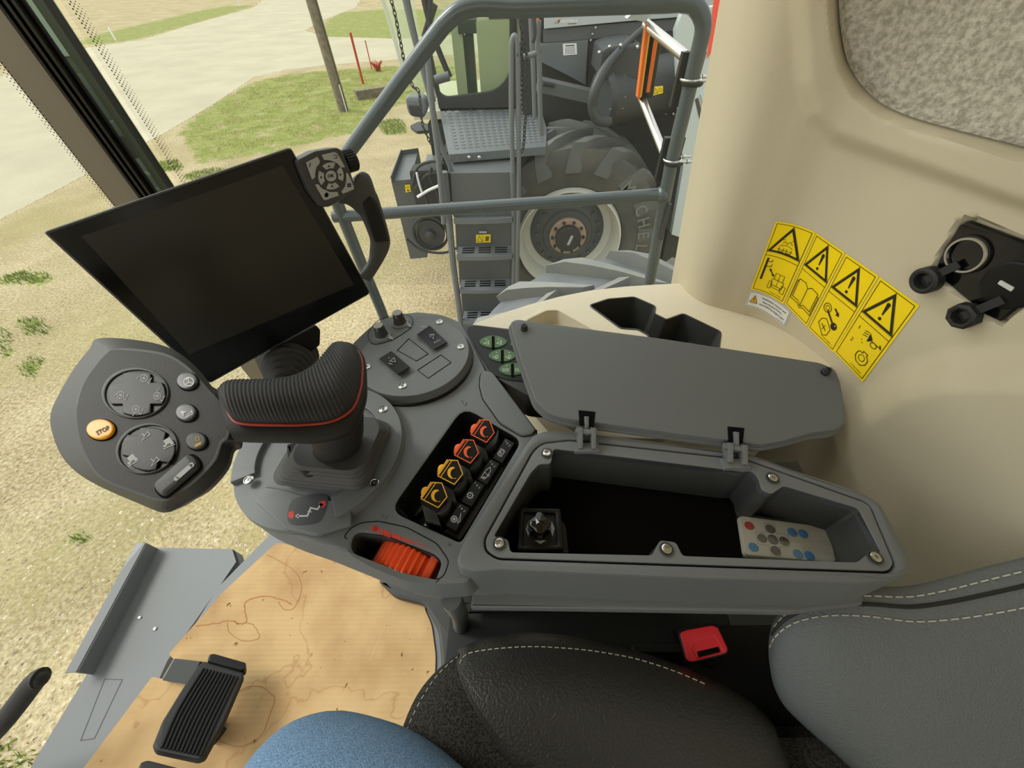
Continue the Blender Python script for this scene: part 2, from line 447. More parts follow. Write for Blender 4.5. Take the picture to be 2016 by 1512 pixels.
# corrugated cardboard with faint ribs and water marks
def cardboard():
    m = MATS['cardboard']; t = m.node_tree; p = t.nodes['Principled BSDF']; g = t.nodes.new('ShaderNodeTexCoord')
    n = t.nodes.new('ShaderNodeTexNoise'); n.inputs['Scale'].default_value = 6; n.inputs['Detail'].default_value = 6; t.links.new(g.outputs['Object'], n.inputs[0])
    r = t.nodes.new('ShaderNodeValToRGB'); e = r.color_ramp.elements; e[0].position = .3; e[0].color = lin((176, 141, 98)); e[1].position = .6; e[1].color = lin((206, 174, 126))
    t.links.new(n.outputs[0], r.inputs[0])
    wv = t.nodes.new('ShaderNodeTexWave'); wv.inputs['Scale'].default_value = 28; wv.inputs['Distortion'].default_value = .6; wv.bands_direction = 'Y'; t.links.new(g.outputs['Object'], wv.inputs[0])
    n2 = t.nodes.new('ShaderNodeTexNoise'); n2.inputs['Scale'].default_value = 2.6; n2.inputs['Detail'].default_value = 5; t.links.new(g.outputs['Object'], n2.inputs[0])
    k = t.nodes.new('ShaderNodeValToRGB'); k.color_ramp.elements[0].position = .495; k.color_ramp.elements[0].color = (0, 0, 0, 1); k.color_ramp.elements[1].position = .505; k.color_ramp.elements[1].color = (0, 0, 0, 1)
    q = k.color_ramp.elements.new(.5); q.color = (1, 1, 1, 1); t.links.new(n2.outputs[0], k.inputs[0])
    x = t.nodes.new('ShaderNodeMixRGB'); x.inputs[2].default_value = lin((150, 96, 52)); mu = t.nodes.new('ShaderNodeMath'); mu.operation = 'MULTIPLY'; mu.inputs[1].default_value = .38
    t.links.new(k.outputs[0], mu.inputs[0]); t.links.new(mu.outputs[0], x.inputs[0]); t.links.new(r.outputs[0], x.inputs[1])
    n3 = t.nodes.new('ShaderNodeTexNoise'); n3.inputs['Scale'].default_value = 55; n3.inputs['Detail'].default_value = 3; t.links.new(g.outputs['Object'], n3.inputs[0])
    k3 = t.nodes.new('ShaderNodeValToRGB'); k3.color_ramp.elements[0].position = .70; k3.color_ramp.elements[1].position = .74; t.links.new(n3.outputs[0], k3.inputs[0])
    x3 = t.nodes.new('ShaderNodeMixRGB'); x3.inputs[2].default_value = lin((120, 84, 50)); t.links.new(k3.outputs[0], x3.inputs[0]); t.links.new(x.outputs[0], x3.inputs[1]); x = x3
    b = t.nodes.new('ShaderNodeBump'); b.inputs['Strength'].default_value = .4; b.inputs['Distance'].default_value = .0008
    t.links.new(wv.outputs[0], b.inputs['Height']); t.links.new(b.outputs[0], p.inputs['Normal']); t.links.new(x.outputs[0], p.inputs['Base Color'])
cardboard()

# ------------------------------------------------------------------ the ground: dirt yard, road and grass in one surface
def g2(pts): return [tuple(Pz(x, y, 0)[:2]) for x, y in pts]
road = g2([(-60, 470), (0, 432), (110, 375), (250, 300), (330, 258), (420, 205), (500, 152), (560, 138), (640, 128), (790, 116), (1000, 100), (1000, 60), (785, 76), (640, 72), (600, 60), (640, 38), (700, 15), (730, -30), (560, -35), (500, 14), (380, 47), (280, 78), (180, 92), (120, 105), (0, 150), (-100, 190)])
grass_near = g2([(345, 262), (400, 215), (440, 190), (500, 160), (560, 146), (640, 138), (790, 128), (900, 130), (900, 210), (800, 205), (745, 222), (700, 262), (640, 275), (560, 300), (430, 318), (385, 325), (370, 295)])
grass_wedge = g2([(128, 90), (185, 68), (285, 45), (385, 22), (440, 12), (512, 9), (480, 20), (385, 47), (282, 76), (200, 88)])
grass_bank = g2([(622, 72), (640, 40), (670, 24), (760, 18), (900, 18), (900, 78), (780, 80), (690, 78)])
grass_spot = [g2(sm2(q, 3)) for q in ([(0, 545), (60, 532), (110, 545), (70, 560), (0, 562)], [(128, 1060), (160, 1050), (188, 1052), (170, 1070), (135, 1075)], [(-40, 1440), (40, 1450), (90, 1460), (60, 1530), (-40, 1540)], [(30, 635), (80, 625), (110, 650), (60, 665)], [(60, 700), (90, 705), (70, 745), (30, 730)], [(300, 322), (350, 315), (360, 335), (310, 338)], [(360, 345), (430, 330), (470, 345), (400, 360)], [(745, 240), (790, 235), (800, 262), (755, 265)], [(0, 650), (30, 660), (20, 700), (0, 700)])]
def ground():
    rs = [0.0]; r = .8
    while r < 260: rs.append(r); r *= 1.012 if r < 90 else 1.06
    an = [math.radians(x * .33) for x in range(-50, 700)]; an += [math.radians(233 + x * 5) for x in range(22)]; NA = len(an)
    v = [(0, 0, 0)]; f = []
    for r in rs[1:]:
        for a in an: v.append((r * math.cos(a), r * math.sin(a), 0))
    for j in range(NA): f.append((0, 1 + j, 1 + (j + 1) % NA))
    for i in range(len(rs) - 2):
        for j in range(NA):
            a = 1 + i * NA + j; b = 1 + i * NA + (j + 1) % NA; f.append((a, a + NA, b + NA, b))
    me = bpy.data.meshes.new('ground'); me.from_pydata(v, [], f)
    ga = me.attributes.new('grass', 'FLOAT', 'POINT'); ra = me.attributes.new('road', 'FLOAT', 'POINT')
    Q = np.array(v)[:, :2]; D = np.hypot(Q[:, 0], Q[:, 1]); S = D * .018 + .02
    ss = lambda a, b, x: (lambda t: t * t * (3 - 2 * t))(np.clip((x - a) / (b - a), 0, 1))
    G = np.max([ss(-S, S, sdist_np(Q, g)) for g in (grass_near, grass_wedge, grass_bank)] + [ss(-.2, .12, sdist_np(Q, g)) * .8 for g in grass_spot], 0)
    ga.data.foreach_set('value', G.astype(np.float32)); ra.data.foreach_set('value', ss(-.1, .1, sdist_np(Q, road)).astype(np.float32))
    m = mat('ground', (200, 184, 150), .95, spec=.1); t = m.node_tree; p = t.nodes['Principled BSDF']; N = t.nodes.new; L = t.links.new
    geo = N('ShaderNodeNewGeometry')
    def noise(s, d=5, ro=.5):
        n = N('ShaderNodeTexNoise'); n.inputs['Scale'].default_value = s; n.inputs['Detail'].default_value = d; n.inputs['Roughness'].default_value = ro; L(geo.outputs['Position'], n.inputs['Vector']); return n.outputs['Fac']
    def ramp(src, *st):
        r = N('ShaderNodeValToRGB'); e = r.color_ramp.elements
        for i, (pp, c) in enumerate(st):
            if i > 1: e.new(pp)
            e[i].position = pp; e[i].color = c
        L(src, r.inputs[0]); return r.outputs[0]
    def mix(f_, a, b):
        x = N('ShaderNodeMixRGB'); 
        if isinstance(f_, float): x.inputs[0].default_value = f_
        else: L(f_, x.inputs[0])
        for i, c in ((1, a), (2, b)):
            if isinstance(c, tuple): x.inputs[i].default_value = c
            else: L(c, x.inputs[i])
        return x.outputs[0]
    def math_(op, a, b):
        x = N('ShaderNodeMath'); x.operation = op
        for i, c in ((0, a), (1, b)):
            if isinstance(c, (int, float)): x.inputs[i].default_value = c
            else: L(c, x.inputs[i])
        return x.outputs[0]
    def attr(n):
        a = N('ShaderNodeAttribute'); a.attribute_name = n; return a.outputs['Fac']
    dirt = ramp(noise(.8, 8, .6), (.32, lin((136, 120, 88))), (.5, lin((162, 148, 112))), (.68, lin((184, 172, 136))))
    peb = ramp(noise(28, 4, .7), (.36, lin((98, 82, 58))), (.48, lin((160, 146, 112))), (.66, lin((210, 200, 168))))
    dirt = mix(.5, dirt, peb)
    dirt = mix(ramp(noise(.45, 6, .65), (.45, (0, 0, 0, 1)), (.62, (.55, .55, .55, 1))), dirt, lin((142, 134, 84)))
    vo = N('ShaderNodeTexVoronoi'); vo.inputs['Scale'].default_value = 22; L(geo.outputs['Position'], vo.inputs['Vector'])
    peb2 = ramp(vo.outputs['Distance'], (.1, (1, 1, 1, 1)), (.2, (0, 0, 0, 1)))
    dirt = mix(math_('MULTIPLY', peb2, .3), dirt, lin((212, 202, 172)))
    roadc = mix(ramp(noise(.5, 6, .6), (.35, (0, 0, 0, 1)), (.65, (1, 1, 1, 1))), lin((166, 159, 134)), lin((180, 173, 147)))
    roadc = mix(.25, roadc, ramp(noise(40, 3), (.4, lin((142, 134, 112))), (.6, lin((192, 184, 160)))))
    gr = ramp(noise(3, 8, .7), (.3, lin((94, 110, 46))), (.5, lin((120, 134, 58))), (.7, lin((152, 148, 90))))
    gr = mix(.4, gr, ramp(noise(25, 4, .7), (.35, lin((74, 84, 40))), (.65, lin((172, 166, 108)))))
    gf = math_('ADD', math_('MULTIPLY', attr('grass'), .66), math_('MULTIPLY', math_('SUBTRACT', noise(1.6, 10, .8), .5), 2.6))
    gf = ramp(gf, (.42, (0, 0, 0, 1)), (.56, (1, 1, 1, 1)))
    gf = math_('MULTIPLY', gf, ramp(attr('grass'), (.05, (0, 0, 0, 1)), (.2, (1, 1, 1, 1))))
    rf = math_('ADD', attr('road'), math_('MULTIPLY', math_('SUBTRACT', noise(3, 4), .5), .3)); rf2 = ramp(rf, (.45, (0, 0, 0, 1)), (.55, (1, 1, 1, 1)))
    edge = ramp(rf, (.3, (0, 0, 0, 1)), (.42, (1, 1, 1, 1)), (.52, (0, 0, 0, 1)))
    c = mix(gf, dirt, gr); c = mix(rf2, c, roadc); c = mix(math_('MULTIPLY', edge, .55), c, lin((92, 76, 52)))
    L(c, p.inputs['Base Color'])
    b = N('ShaderNodeBump'); b.inputs['Strength'].default_value = .6; b.inputs['Distance'].default_value = .02
    h = math_('ADD', noise(18, 6, .7), math_('MULTIPLY', noise(2.5, 4), 3.0)); h = math_('MULTIPLY', h, math_('SUBTRACT', 1.0, math_('MULTIPLY', rf2, .85)))
    L(h, b.inputs['Height']); L(b.outputs[0], p.inputs['Normal'])
    me.materials.append(m); o = bpy.data.objects.new('ground', me); COL.objects.link(o); tag(o, kind='structure')
    # grass blades
    def blades(name, polys, n, hh, mt, label, soft=.4):
        mb = MB()
        for g in polys:
            xs = [q[0] for q in g]; ys = [q[1] for q in g]; A = abs(area(g)); 
            c = 0; tries = 0; N_ = int(n * A)
            while c < N_ and tries < N_ * 6:
                tries += 1; q = (R.uniform(min(xs), max(xs)), R.uniform(min(ys), max(ys)))
                d = sdist(q, g)
                if d < 0 or R.random() > .2 + d / soft or (hh < .055 and mnoise.fractal(Vector((q[0] * 1.3, q[1] * 1.3, 0)), .8, 2, 5) < -.08): continue
                u, v_ = proj(Vector((q[0], q[1], 0)))
                if not (-40 < u < 2050 and -60 < v_ < 1600): c += .5; continue
                c += 1; h = hh * R.uniform(.4, 1.2); a = R.uniform(0, 6.28); w_ = h * .12; le = R.uniform(.1, .8) * h; b2 = R.uniform(0, 6.28)
                dx, dy = math.cos(a) * w_, math.sin(a) * w_; ex, ey = math.cos(b2) * le, math.sin(b2) * le
                mb.add([(q[0] - dx, q[1] - dy, 0), (q[0] + dx, q[1] + dy, 0), (q[0] + ex, q[1] + ey, h)], [(0, 1, 2)])
        if mb.v:
            o = mb.build(name, mt, stuff=True, smooth=False); tag(o, label, 'grass', kind='stuff')
    blades('grass', [grass_near], 300, .038, 'blades', 'sparse yellow-green grass on the verge between the road and the yard', 1.2)
    blades('weeds', grass_spot, 900, .06, 'blades_green', 'small scattered green weeds growing in the gravel yard', .15)
    # loose pebbles
    mb = MB(); k = 0
    while k < 5200:
        x, y = R.uniform(-60, 900), R.uniform(300, 1512) 
        q = Pz(x, y, 0)
        if sdist((q.x, q.y), road) > -.15 or sdist((q.x, q.y), grass_near) > 0 or (q.xy.length > 9): continue
        k += 1; s = R.choice((.006, .008, .01, .014)) * R.uniform(.6, 1.5); M = Matrix.Rotation(R.uniform(0, 6), 3, 'Z')
        pts = [Vector((s * R.uniform(.7, 1.3), 0, 0)), Vector((0, s * R.uniform(.7, 1.2), 0)), Vector((-s, 0, 0)), Vector((0, -s * R.uniform(.6, 1.1), 0)), Vector((0, 0, s * R.uniform(.4, .9)))]
        mb.add([q + M @ p_ for p_ in pts], [(0, 1, 4), (1, 2, 4), (2, 3, 4), (3, 0, 4)])
    o = mb.build('gravel', 'pebbles', stuff=True, smooth=False); tag(o, 'loose pale pebbles strewn over the dirt yard', 'gravel', kind='stuff')
ground()
# ------------------------------------------------------------------ armrest console
ZC = 2.84; T = hz(ZC); ZB = 2.862; TB = hz(ZB)
con = thing('armrest_console', 'long grey plastic armrest console with orange wheel, colour-capped levers and open storage tray', 'console', Pz(1150, 1000, 2.6))
bay = rnd([(913, 802), (1025, 867), (906, 1066), (770, 1004)], [26, 16, 8, 26])
whl = rnd([(698, 1048), (760, 1056), (852, 1092), (868, 1106), (855, 1142), (800, 1134), (740, 1110), (690, 1082)], [16, 8, 10, 14, 12, 10, 10, 16])
bodyp = [(474, 985), (466, 945), (470, 905), (490, 862), (530, 822), (600, 765), (660, 710), (700, 668), (730, 640), (765, 622), (820, 612), (872, 618), (905, 632), (914, 645), (960, 735), (1062, 856), (1050, 885), (984, 995), (938, 1085), (925, 1148), (860, 1152), (800, 1140), (740, 1118), (690, 1098), (640, 1078), (580, 1058), (525, 1034), (490, 1010)]
mb = MB(); mb.prism(T, T.poly(rnd(bodyp, 14, 3)), [T.poly(bay), T.poly(whl)], h0=-.034, h1=0, b=.005, flare=.005, bot=False)
low = [(500, 1000), (480, 930), (520, 850), (640, 760), (720, 660), (820, 625), (900, 645), (950, 740), (1040, 860), (960, 1000), (900, 1140), (800, 1135), (690, 1095), (580, 1055)]
mb.prism(T, T.poly(rnd(low, 20, 3)), [T.poly(bay), T.poly(whl)], h0=-.09, h1=-.034, flare=-.03)
mb.build('body', 'grey_plastic', con)
# arm carrying the console down to the seat base
mb = MB(); mb.box((.12, .24, 2.745), (.62, .14, .05), mi=0, b=.01)
mb.rings([[Vector((x + a, .33 + b, z)) for a, b in ((-.05, -.06), (.05, -.06), (.05, .06), (-.05, .06))] for x, z in ((-.02, 2.74), (-.05, 2.6), (-.08, 2.3), (-.05, 2.11))], cap0=True, cap1=True)
mb.build('support_arm', 'dark_plastic', con)
# seams engraved around the wheel module and side insert
def groove(fr, pts, w, name, par, closed=True, m='gap', l=1):
    Print(onfr(fr), .0003).line(pts, w, 0, l, closed).build(name, m, par)
ins = rnd([(946, 737), (955, 731), (970, 735), (1055, 848), (1048, 857), (1028, 860), (985, 835), (950, 785), (944, 760)], 6)
mb = MB(); mb.prism(T, T.poly(ins), h0=0, h1=.004, b=.003); mb.build('side_insert', 'grey_plastic', con)
groove(T, [(x, y) for x, y in ins], 3, 'seam', con)
wm = rnd([(676, 1058), (690, 1040), (712, 1029), (745, 1026), (800, 1038), (860, 1070), (884, 1105), (875, 1132), (862, 1142)], 8)
Print(onfr(T), .0003).line(wm, 1.8, 0, 1).build('seam', 'gap', con)
p = Print(onfr(T), .0003)
for x, y, a in ((912, 792, 0), (755, 1016, 0)):
    p.line([(x - 4, y - 4), (x - 1, y - 1), (x, y + 3)], 1.2); p.line([(x + 8, y), (x + 3, y + 7)], 1.2)
for x, y in ((1018, 853), (886, 1072)):
    p.line([(x - 4, y), (x + 4, y + 1)], 1.2); p.line([(x, y - 4), (x - 1, y + 4)], 1.2)
p.build('embossed_marks', 'emboss', con)['kind'] = 'stuff'
# lever bay
def tub(fr, poly, depth, ins, mt, name, par, mi_floor=None):
    o2 = fr.poly(poly); mb = MB()
    if area(o2) < 0: o2 = o2[::-1]
    i2 = offs(o2, -ins)
    mb.rings([[fr.p2(q, -.0005) for q in o2], [fr.p2(q, -depth) for q in i2]]); mb.tess([[fr.p2(q, -depth) for q in i2]])
    return mb.build(name, mt, par)
mats_bay = tub(T, bay, .075, .012, 'black_plastic', 'lever_bay', con)
mb = MB(); st = hz(ZC - .012)
mb.prism(st, st.poly([(1012, 880), (1022, 888), (905, 1062), (872, 1045), (985, 872)]), h0=-.05, h1=-.004, b=.003); mb.build('lever_plate', 'dark_plastic', con)
bs = hz(ZC - .03); mb = MB(); screw(mb, hz(ZC - .012), 837, 1037, .004); mb.build('screw', 'steel', con)
mb = MB(); mb.bar(Pz(808, 1020, ZC - .055), Pz(850, 985, ZC - .05), .006, .004, mi=0); mb.build('clip', 'steel', con)
# one lever switch, then three copies moved up the bay
units = [(0, 0), (31, -46), (62, -88), (93, -129)]
ref = Pz(900, 1010, ZC)
plates = []
pz = hz(ZC - .004)
def cap_print(par, dx, dy, col, ic):
    pass
Mzoom = lambda x, y: (640 + x / 3.78, 780 + y / 3.78)
def lever(i):
    dx, dy = units[i]; s = 1 - i * .035
    def q(zx, zy):
        x, y = Mzoom(zx, zy); x0, y0 = Mzoom(900, 850); return (x0 + (x - x0) * s + dx, y0 + (y - y0) * s + dy)
    return q
base0 = None
for i, (colr, txt) in enumerate((('yellow_cap', 'reel'), ('yellow_cap', 'gear'), ('orange_cap', 'auger'), ('orange_cap', 'park'))):
    q = lever(i); s = 1 - i * .035
    mb = MB(); f1 = hz(ZC - .002)
    mb.prism(f1, f1.poly([q(1000, 790), q(1080, 832), q(975, 1003), q(895, 957)]), h0=-.03, h1=0, b=.0015)
    f2 = hz(ZC - .022); mb.prism(f2, f2.poly([q(900, 700), q(1000, 790), q(900, 955), q(790, 890)]), h0=-.03, h1=0, b=.002)
    un = mb.build('lever_switch', 'black_plastic', con)
    # stem and skirt
    mb = MB(); f4 = hz(ZC - .004)
    mb.prism(f4, f4.poly(sm2([q(940, 720), q(945, 770), q(920, 840), q(850, 880), q(830, 860), q(900, 800)], 4)), h0=-.03, h1=0, b=.002)
    mb.prism(f4, f4.poly([q(715, 790), q(760, 800), q(830, 850), q(860, 960), q(745, 930)]), h0=-.04, h1=.0, b=.002)
    mb.build('lever_skirt', 'dark_plastic', un)
    fc = Fr(Pz(*q(815, 745), ZC + .022), (.25, -.1, 1)); mb = MB()
    cp = rnd([q(800, 635), q(870, 640), q(915, 750), q(845, 840), q(710, 768)], 2, 2)
    mb.prism(fc, fc.poly(cp), h0=-.016, h1=0, b=.003)
    mb.prism(fc, fc.poly(circ(q(752, 700), 9.5 * s, 14)), h0=-.012, h1=-.001, b=.003, mi=1)
    mb.build('lever_cap', ['black_plastic', colr], un)
    p = Print(onfr(fc), .0005)
    p.line([q(802, 642), q(868, 647), q(907, 750), q(843, 830), q(716, 765)], 2.0 * s, 0, 1, closed=True)
    p.line([q(823, 648), q(738, 772)], 1.6 * s); p.line([q(790, 640), q(712, 755)], 2.6 * s)
    a = [q(830 + 42 * math.cos(t), 742 + 46 * math.sin(t)) for t in (math.radians(d) for d in range(60, 281, 20))]
    b = [q(848 + 36 * math.cos(t), 748 + 40 * math.sin(t)) for t in (math.radians(d) for d in range(270, 69, -20))]
    p.fill(a + b, 0, 2); p.build('lever_marking', colr, un)
    p = Print(onfr(f1), .00015); c = q(965, 915)
    if txt == 'reel':
        p.circle(q(960, 915), 6.2, 1.1); 
        for k in range(4):
            t = math.pi * k / 4; x, y = q(960, 915); p.line([(x - 6 * math.cos(t), y - 6 * math.sin(t)), (x + 6 * math.cos(t), y + 6 * math.sin(t))], .9)
        p.line([q(985, 945), q(1012, 870), q(1005, 930)], 1.1, closed=True)
    elif txt == 'gear':
        x, y = c; p.circle(c, 4.6, 1.2); p.circle(c, 1.2)
        for k in range(9):
            t = 2 * math.pi * k / 9; p.line([(x + 5 * math.cos(t), y + 5 * math.sin(t)), (x + 7.2 * math.cos(t), y + 7.2 * math.sin(t))], 1.6)
    elif txt == 'park':
        x, y = c; p.circle(c, 5, 1.0); p.text('P', c, 6.5, -1.15, flip=True, bold=.03)
        for sg in (0, math.pi): p.line([(x + 7.4 * math.cos(sg + t), y + 7.4 * math.sin(sg + t)) for t in (-.9 + 2.2, -.4 + 2.2, 0 + 2.2, .4 + 2.2, .9 + 2.2)], 1.1)
    else:
        x, y = c; p.line([(x - 9, y + 8), (x - 3, y - 2), (x + 2, y - 8), (x + 9, y - 13), (x + 10, y - 5), (x + 5, y + 2), (x + 1, y + 8)], 1.1, closed=True)
        p.circle((x - 3, y + 8), 2.4, .9); p.circle((x + 5, y + 3), 2, .9); p.line([(x + 2, y + 1), (x - 2, y - 3)], 1)
    m_ = q(1030, 850); p.line([q(1000, 825), q(1010, 815)], 1); p.circle(q(1018, 838), 1.3, .7); p.line([q(1030, 862), q(1042, 850)], 1)
    p.build('lever_icon', 'icon_white', un)
# orange thumb wheel in its pocket
tub(T, whl, .06, .003, 'dark_plastic', 'wheel_pocket', con)
wa = Pz(735, 1079, ZC + .004); wb = Pz(848, 1128, ZC + .004)
c = (wa + wb) / 2 + Vector((-.001, .003, -.049)); d = (wb - wa).normalized(); ax = d.cross(Vector((0, 0, 1))).normalized(); rr = (wb - wa).length * .62
mb = MB(); rs = []
NN = 120; zu = Vector((0, 0, 1))
for wd, kr in ((-.0155, .80), (-.0155, .93), (-.0125, 1), (.0125, 1), (.0155, .93), (.0155, .80)):
    rg = []
    for j in range(NN + 1):
        a = math.radians(16 + 148 * j / NN); rib = (1 - .075 * (.5 + .5 * math.cos(j * math.pi / 4)) if kr >= .93 else 1)
        rg.append(c + (d * -math.cos(a) + zu * math.sin(a)) * rr * kr * rib + ax * wd)
    rs.append(rg)
mb.rings(rs, closed=False, wrap=True)
tb = c + d * rr * .70 + zu * rr * .62
mb.box(tb + ax * -.002, (.011, .031, .020), Matrix((d, ax, zu)).transposed(), b=.003)
mb.build('thumb_wheel', 'orange', con)
p = Print(onfr(T), .00015)
p.fill([(731, 1034), (748, 1038), (747, 1049), (730, 1045)], 0); 
def M4(x, y): return (640 + x / 3.78, 780 + y / 3.78)
x0 = 420
for g, (n, w_, h_) in enumerate(((4, 14, 46), (4, 14, 36), (4, 12, 28), (4, 10, 18), (3, 9, 9), (1, 30, 4))):
    for j in range(n):
        xa = x0 + j * (w_ + 3); ya = 985 + (xa - 420) * .39
        p.fill([M4(xa, ya), M4(xa + w_, ya + w_ * .39), M4(xa + w_, ya + w_ * .39 + h_), M4(xa, ya + h_)], 0)
    x0 += n * (w_ + 3) + 8
p.build('wheel_scale', 'icon_red', con)
Print(onfr(T), .0008).circle((739, 1041), 3.6, 1.3, 0, 1).build('wheel_icon', 'dark_plastic', con)

# ---- raised tray housing
boxp = [(903, 1120), (897, 1100), (912, 1062), (1030, 880), (1046, 858), (1066, 847), (1112, 845), (1300, 868), (1482, 893), (1560, 922), (1695, 965), (1737, 992), (1797, 1100), (1796, 1126), (1772, 1141), (1700, 1148), (1400, 1140), (1200, 1132), (990, 1122), (935, 1126)]
inner = rnd([(1090, 882), (1467, 927), (1482, 925), (1495, 940), (1500, 962), (1520, 972), (1545, 955), (1692, 999), (1738, 1088), (1712, 1088), (1690, 1106), (1345, 1093), (1332, 1066), (1300, 1062), (1285, 1092), (1005, 1086), (1000, 1060), (972, 1055), (1045, 930), (1062, 912), (1085, 912)], 7, 3)
rim = rnd([(1067, 871), (1121, 865), (1469, 903), (1701, 985), (1716, 995), (1765, 1110), (1754, 1126), (978, 1099), (955, 1083), (953, 1061), (1049, 887)], [14, 4, 10, 4, 4, 10, 10, 12, 10, 10, 10], 4)
rim2 = offs(TB.poly(rim), .0)
mb = MB(); mb.prism(TB, TB.poly(rnd(boxp, 10, 3)), [rim2], h0=-.092, h1=0, b=.0055, flare=.003, bot=False)
mb.build('tray_housing', 'grey_plastic', con)
mb = MB(); mb.prism(TB, offs(rim2, -.0012) if area(rim2) > 0 else offs(rim2, -.0012), [TB.poly(inner)], h0=-.012, h1=-.0015, b=.0012, bot=False); mb.build('tray_rim', 'grey_plastic_light', con)
mb = MB(); mb.prism(TB, rim2, [offs(rim2, -.006)], h0=-.02, h1=-.006); mb.build('tray_gasket', 'gap', con)
i2 = TB.poly(inner)
if area(i2) < 0: i2 = i2[::-1]
mb = MB(); mb.rings([[TB.p2(q, -.003) for q in i2], [TB.p2(q, -.02) for q in i2], [TB.p2(q, -.078) for q in offs(i2, -.002)]])
mb.build('tray_wall', 'dark_plastic', con)
mb = MB(); mb.prism(TB, offs(i2, .004), h0=-.085, h1=-.074); mb.build('tray_liner', 'felt', con)
mb = MB(); ST = hz(2.775); mb.prism(ST, ST.poly(rnd([(926, 1196), (1200, 1200), (1562, 1206), (1700, 1190), (1700, 1000), (1000, 900), (940, 1100)], 4)), h0=-.014, h1=0, b=.003, bot=True); mb.build('underside_trim', 'grey_plastic_light', con)
for x, y in ((1077, 892), (983, 1070), (1312, 1081), (1723, 1097), (1521, 941)):
    mb = MB(); fr = TB; mb.lathe(fr.px(x, y), fr.n, [(.0075, -.002), (.0075, .0005), (.0062, .0006), (.0058, -.0015)], 20, 1)
    c = fr.px(x, y); mb.lathe(c, fr.n, [(.0056, -.001), (.0054, .0014), (.004, .0022), (.0018, .0019), (.0014, .0002), (0, 0)], 16, 0); mb.build('screw', ['steel', 'dark_plastic'], con)
# ---- lid opened back on two hinges
hc = Pz(1300, 880, ZB + .012); LN = Vector((0, -.2, 1)).normalized()
LF = Fr(hc, LN)
lidp = rnd([(1003, 634), (1018, 627), (1040, 631), (1300, 665), (1615, 713), (1645, 726), (1656, 752), (1668, 828), (1650, 846), (1600, 852), (1545, 868), (1500, 876), (1440, 868), (1110, 824), (1080, 815), (1055, 792), (1040, 752), (1020, 695)], 9, 3)
mb = MB(); mb.prism(LF, LF.poly(lidp), h0=-.012, h1=0, b=.003, flare=.001)
mb.prism(LF, offs(LF.poly(lidp), .0035), h0=-.016, h1=-.010, b=.002)
lid = mb.build('lid', 'grey_plastic', con)
for x, y in ((1032, 648), (1623, 734)):
    mb = MB(); c = LF.px(x, y); mb.lathe(c, LN, [(.0055, 0), (.0055, .004), (.0046, .005), (.0046, .008), (.0036, .0095), (.001, .0095), (.001, .008), (0, .008)], 18); mb.build('rubber_bumper', 'rubber', lid)
for x, y, w_ in ((1154, 836, 20), (1447, 868, 19)):
    mb = MB(); mb.prism(LF, LF.poly([(x - 15, y - 28), (x + 18, y - 25), (x + 15, y + 4), (x - 13, y)]), h0=-.002, h1=.0006, mi=1)
    a = LF.px(x, y - 10, .004); b = Pz(x, y + 32, ZB + .008); r_ = (b - a).normalized(); s_ = r_.cross(Vector((0, 0, 1))).normalized()
    for k in (-1, 1):
        mb.bar(LF.px(x, y + 12, .0) + s_ * .0085 * k - r_ * .004, Pz(x, y + 44, ZB) + s_ * .0085 * k, .006, .018, bev=.001)
    mb.bar(LF.px(x, y - 16, .0), Pz(x, y + 22, ZB + .006), .006, .014, bev=.002)
    mb.cyl(LF.px(x, y + 14, .002) - s_ * .014, LF.px(x, y + 14, .002) + s_ * .014, .0035, n=12)
    mb.box(Pz(x, y + 46, ZB + .001), (.032, .014, .006), b=.001)
    mb.build('hinge', ['grey_plastic_light', 'gap'], con)
# ---- mirror joystick in the tray
MS = hz(ZB - .028); mb = MB(); mb.prism(MS, MS.poly(rnd([(1022, 998), (1104, 1000), (1110, 1082), (1018, 1084)], 6)), [MS.poly(rnd([(1032, 1008), (1093, 1010), (1096, 1072), (1030, 1074)], 3))], h0=-.048, h1=0, b=.003)
mb.prism(MS, MS.poly(rnd([(1032, 1008), (1093, 1010), (1096, 1072), (1030, 1074)], 3)), h0=-.03, h1=-.005)
mb.prism(MS, MS.poly(rnd([(1104, 1010), (1116, 1030), (1122, 1086), (1100, 1084)], 4)), h0=-.048, h1=-.01, b=.002)
ms = mb.build('mirror_switch', 'black_plastic', con)
mb = MB(); c = MS.px(1062, 1041, -.004)
mb.rings([[c + Vector((math.cos(a) * r_ * (1 + .12 * math.cos(4 * a)), math.sin(a) * r_ * (1 + .12 * math.cos(4 * a)) , h)) for a in (2 * math.pi * j / 32 for j in range(32))] for r_, h in ((.013, 0), (.011, .006), (.0125, .014), (.012, .02), (.008, .0225), (.0001, .023))], cap0=True)
mb.build('mirror_knob', 'black_gloss', ms)
p = Print(onfr(MS, -.0048), .0003)
p.fill([(1041, 1026), (1045, 1042), (1040, 1056), (1035, 1042)]); p.fill([(1086, 1026), (1092, 1040), (1088, 1056), (1083, 1042)]); p.fill([(1052, 1064), (1076, 1064), (1064, 1071)])
p.build('mirror_arrows', 'icon_grey', ms)
Print(lambda x, y, l: MS.px(x, y, .019) + MS.n * l, .0005).fill([(1054, 1021), (1062, 1030), (1058, 1031), (1056, 1034)], 0, 4).build('knob_arrow', 'icon_white', ms)

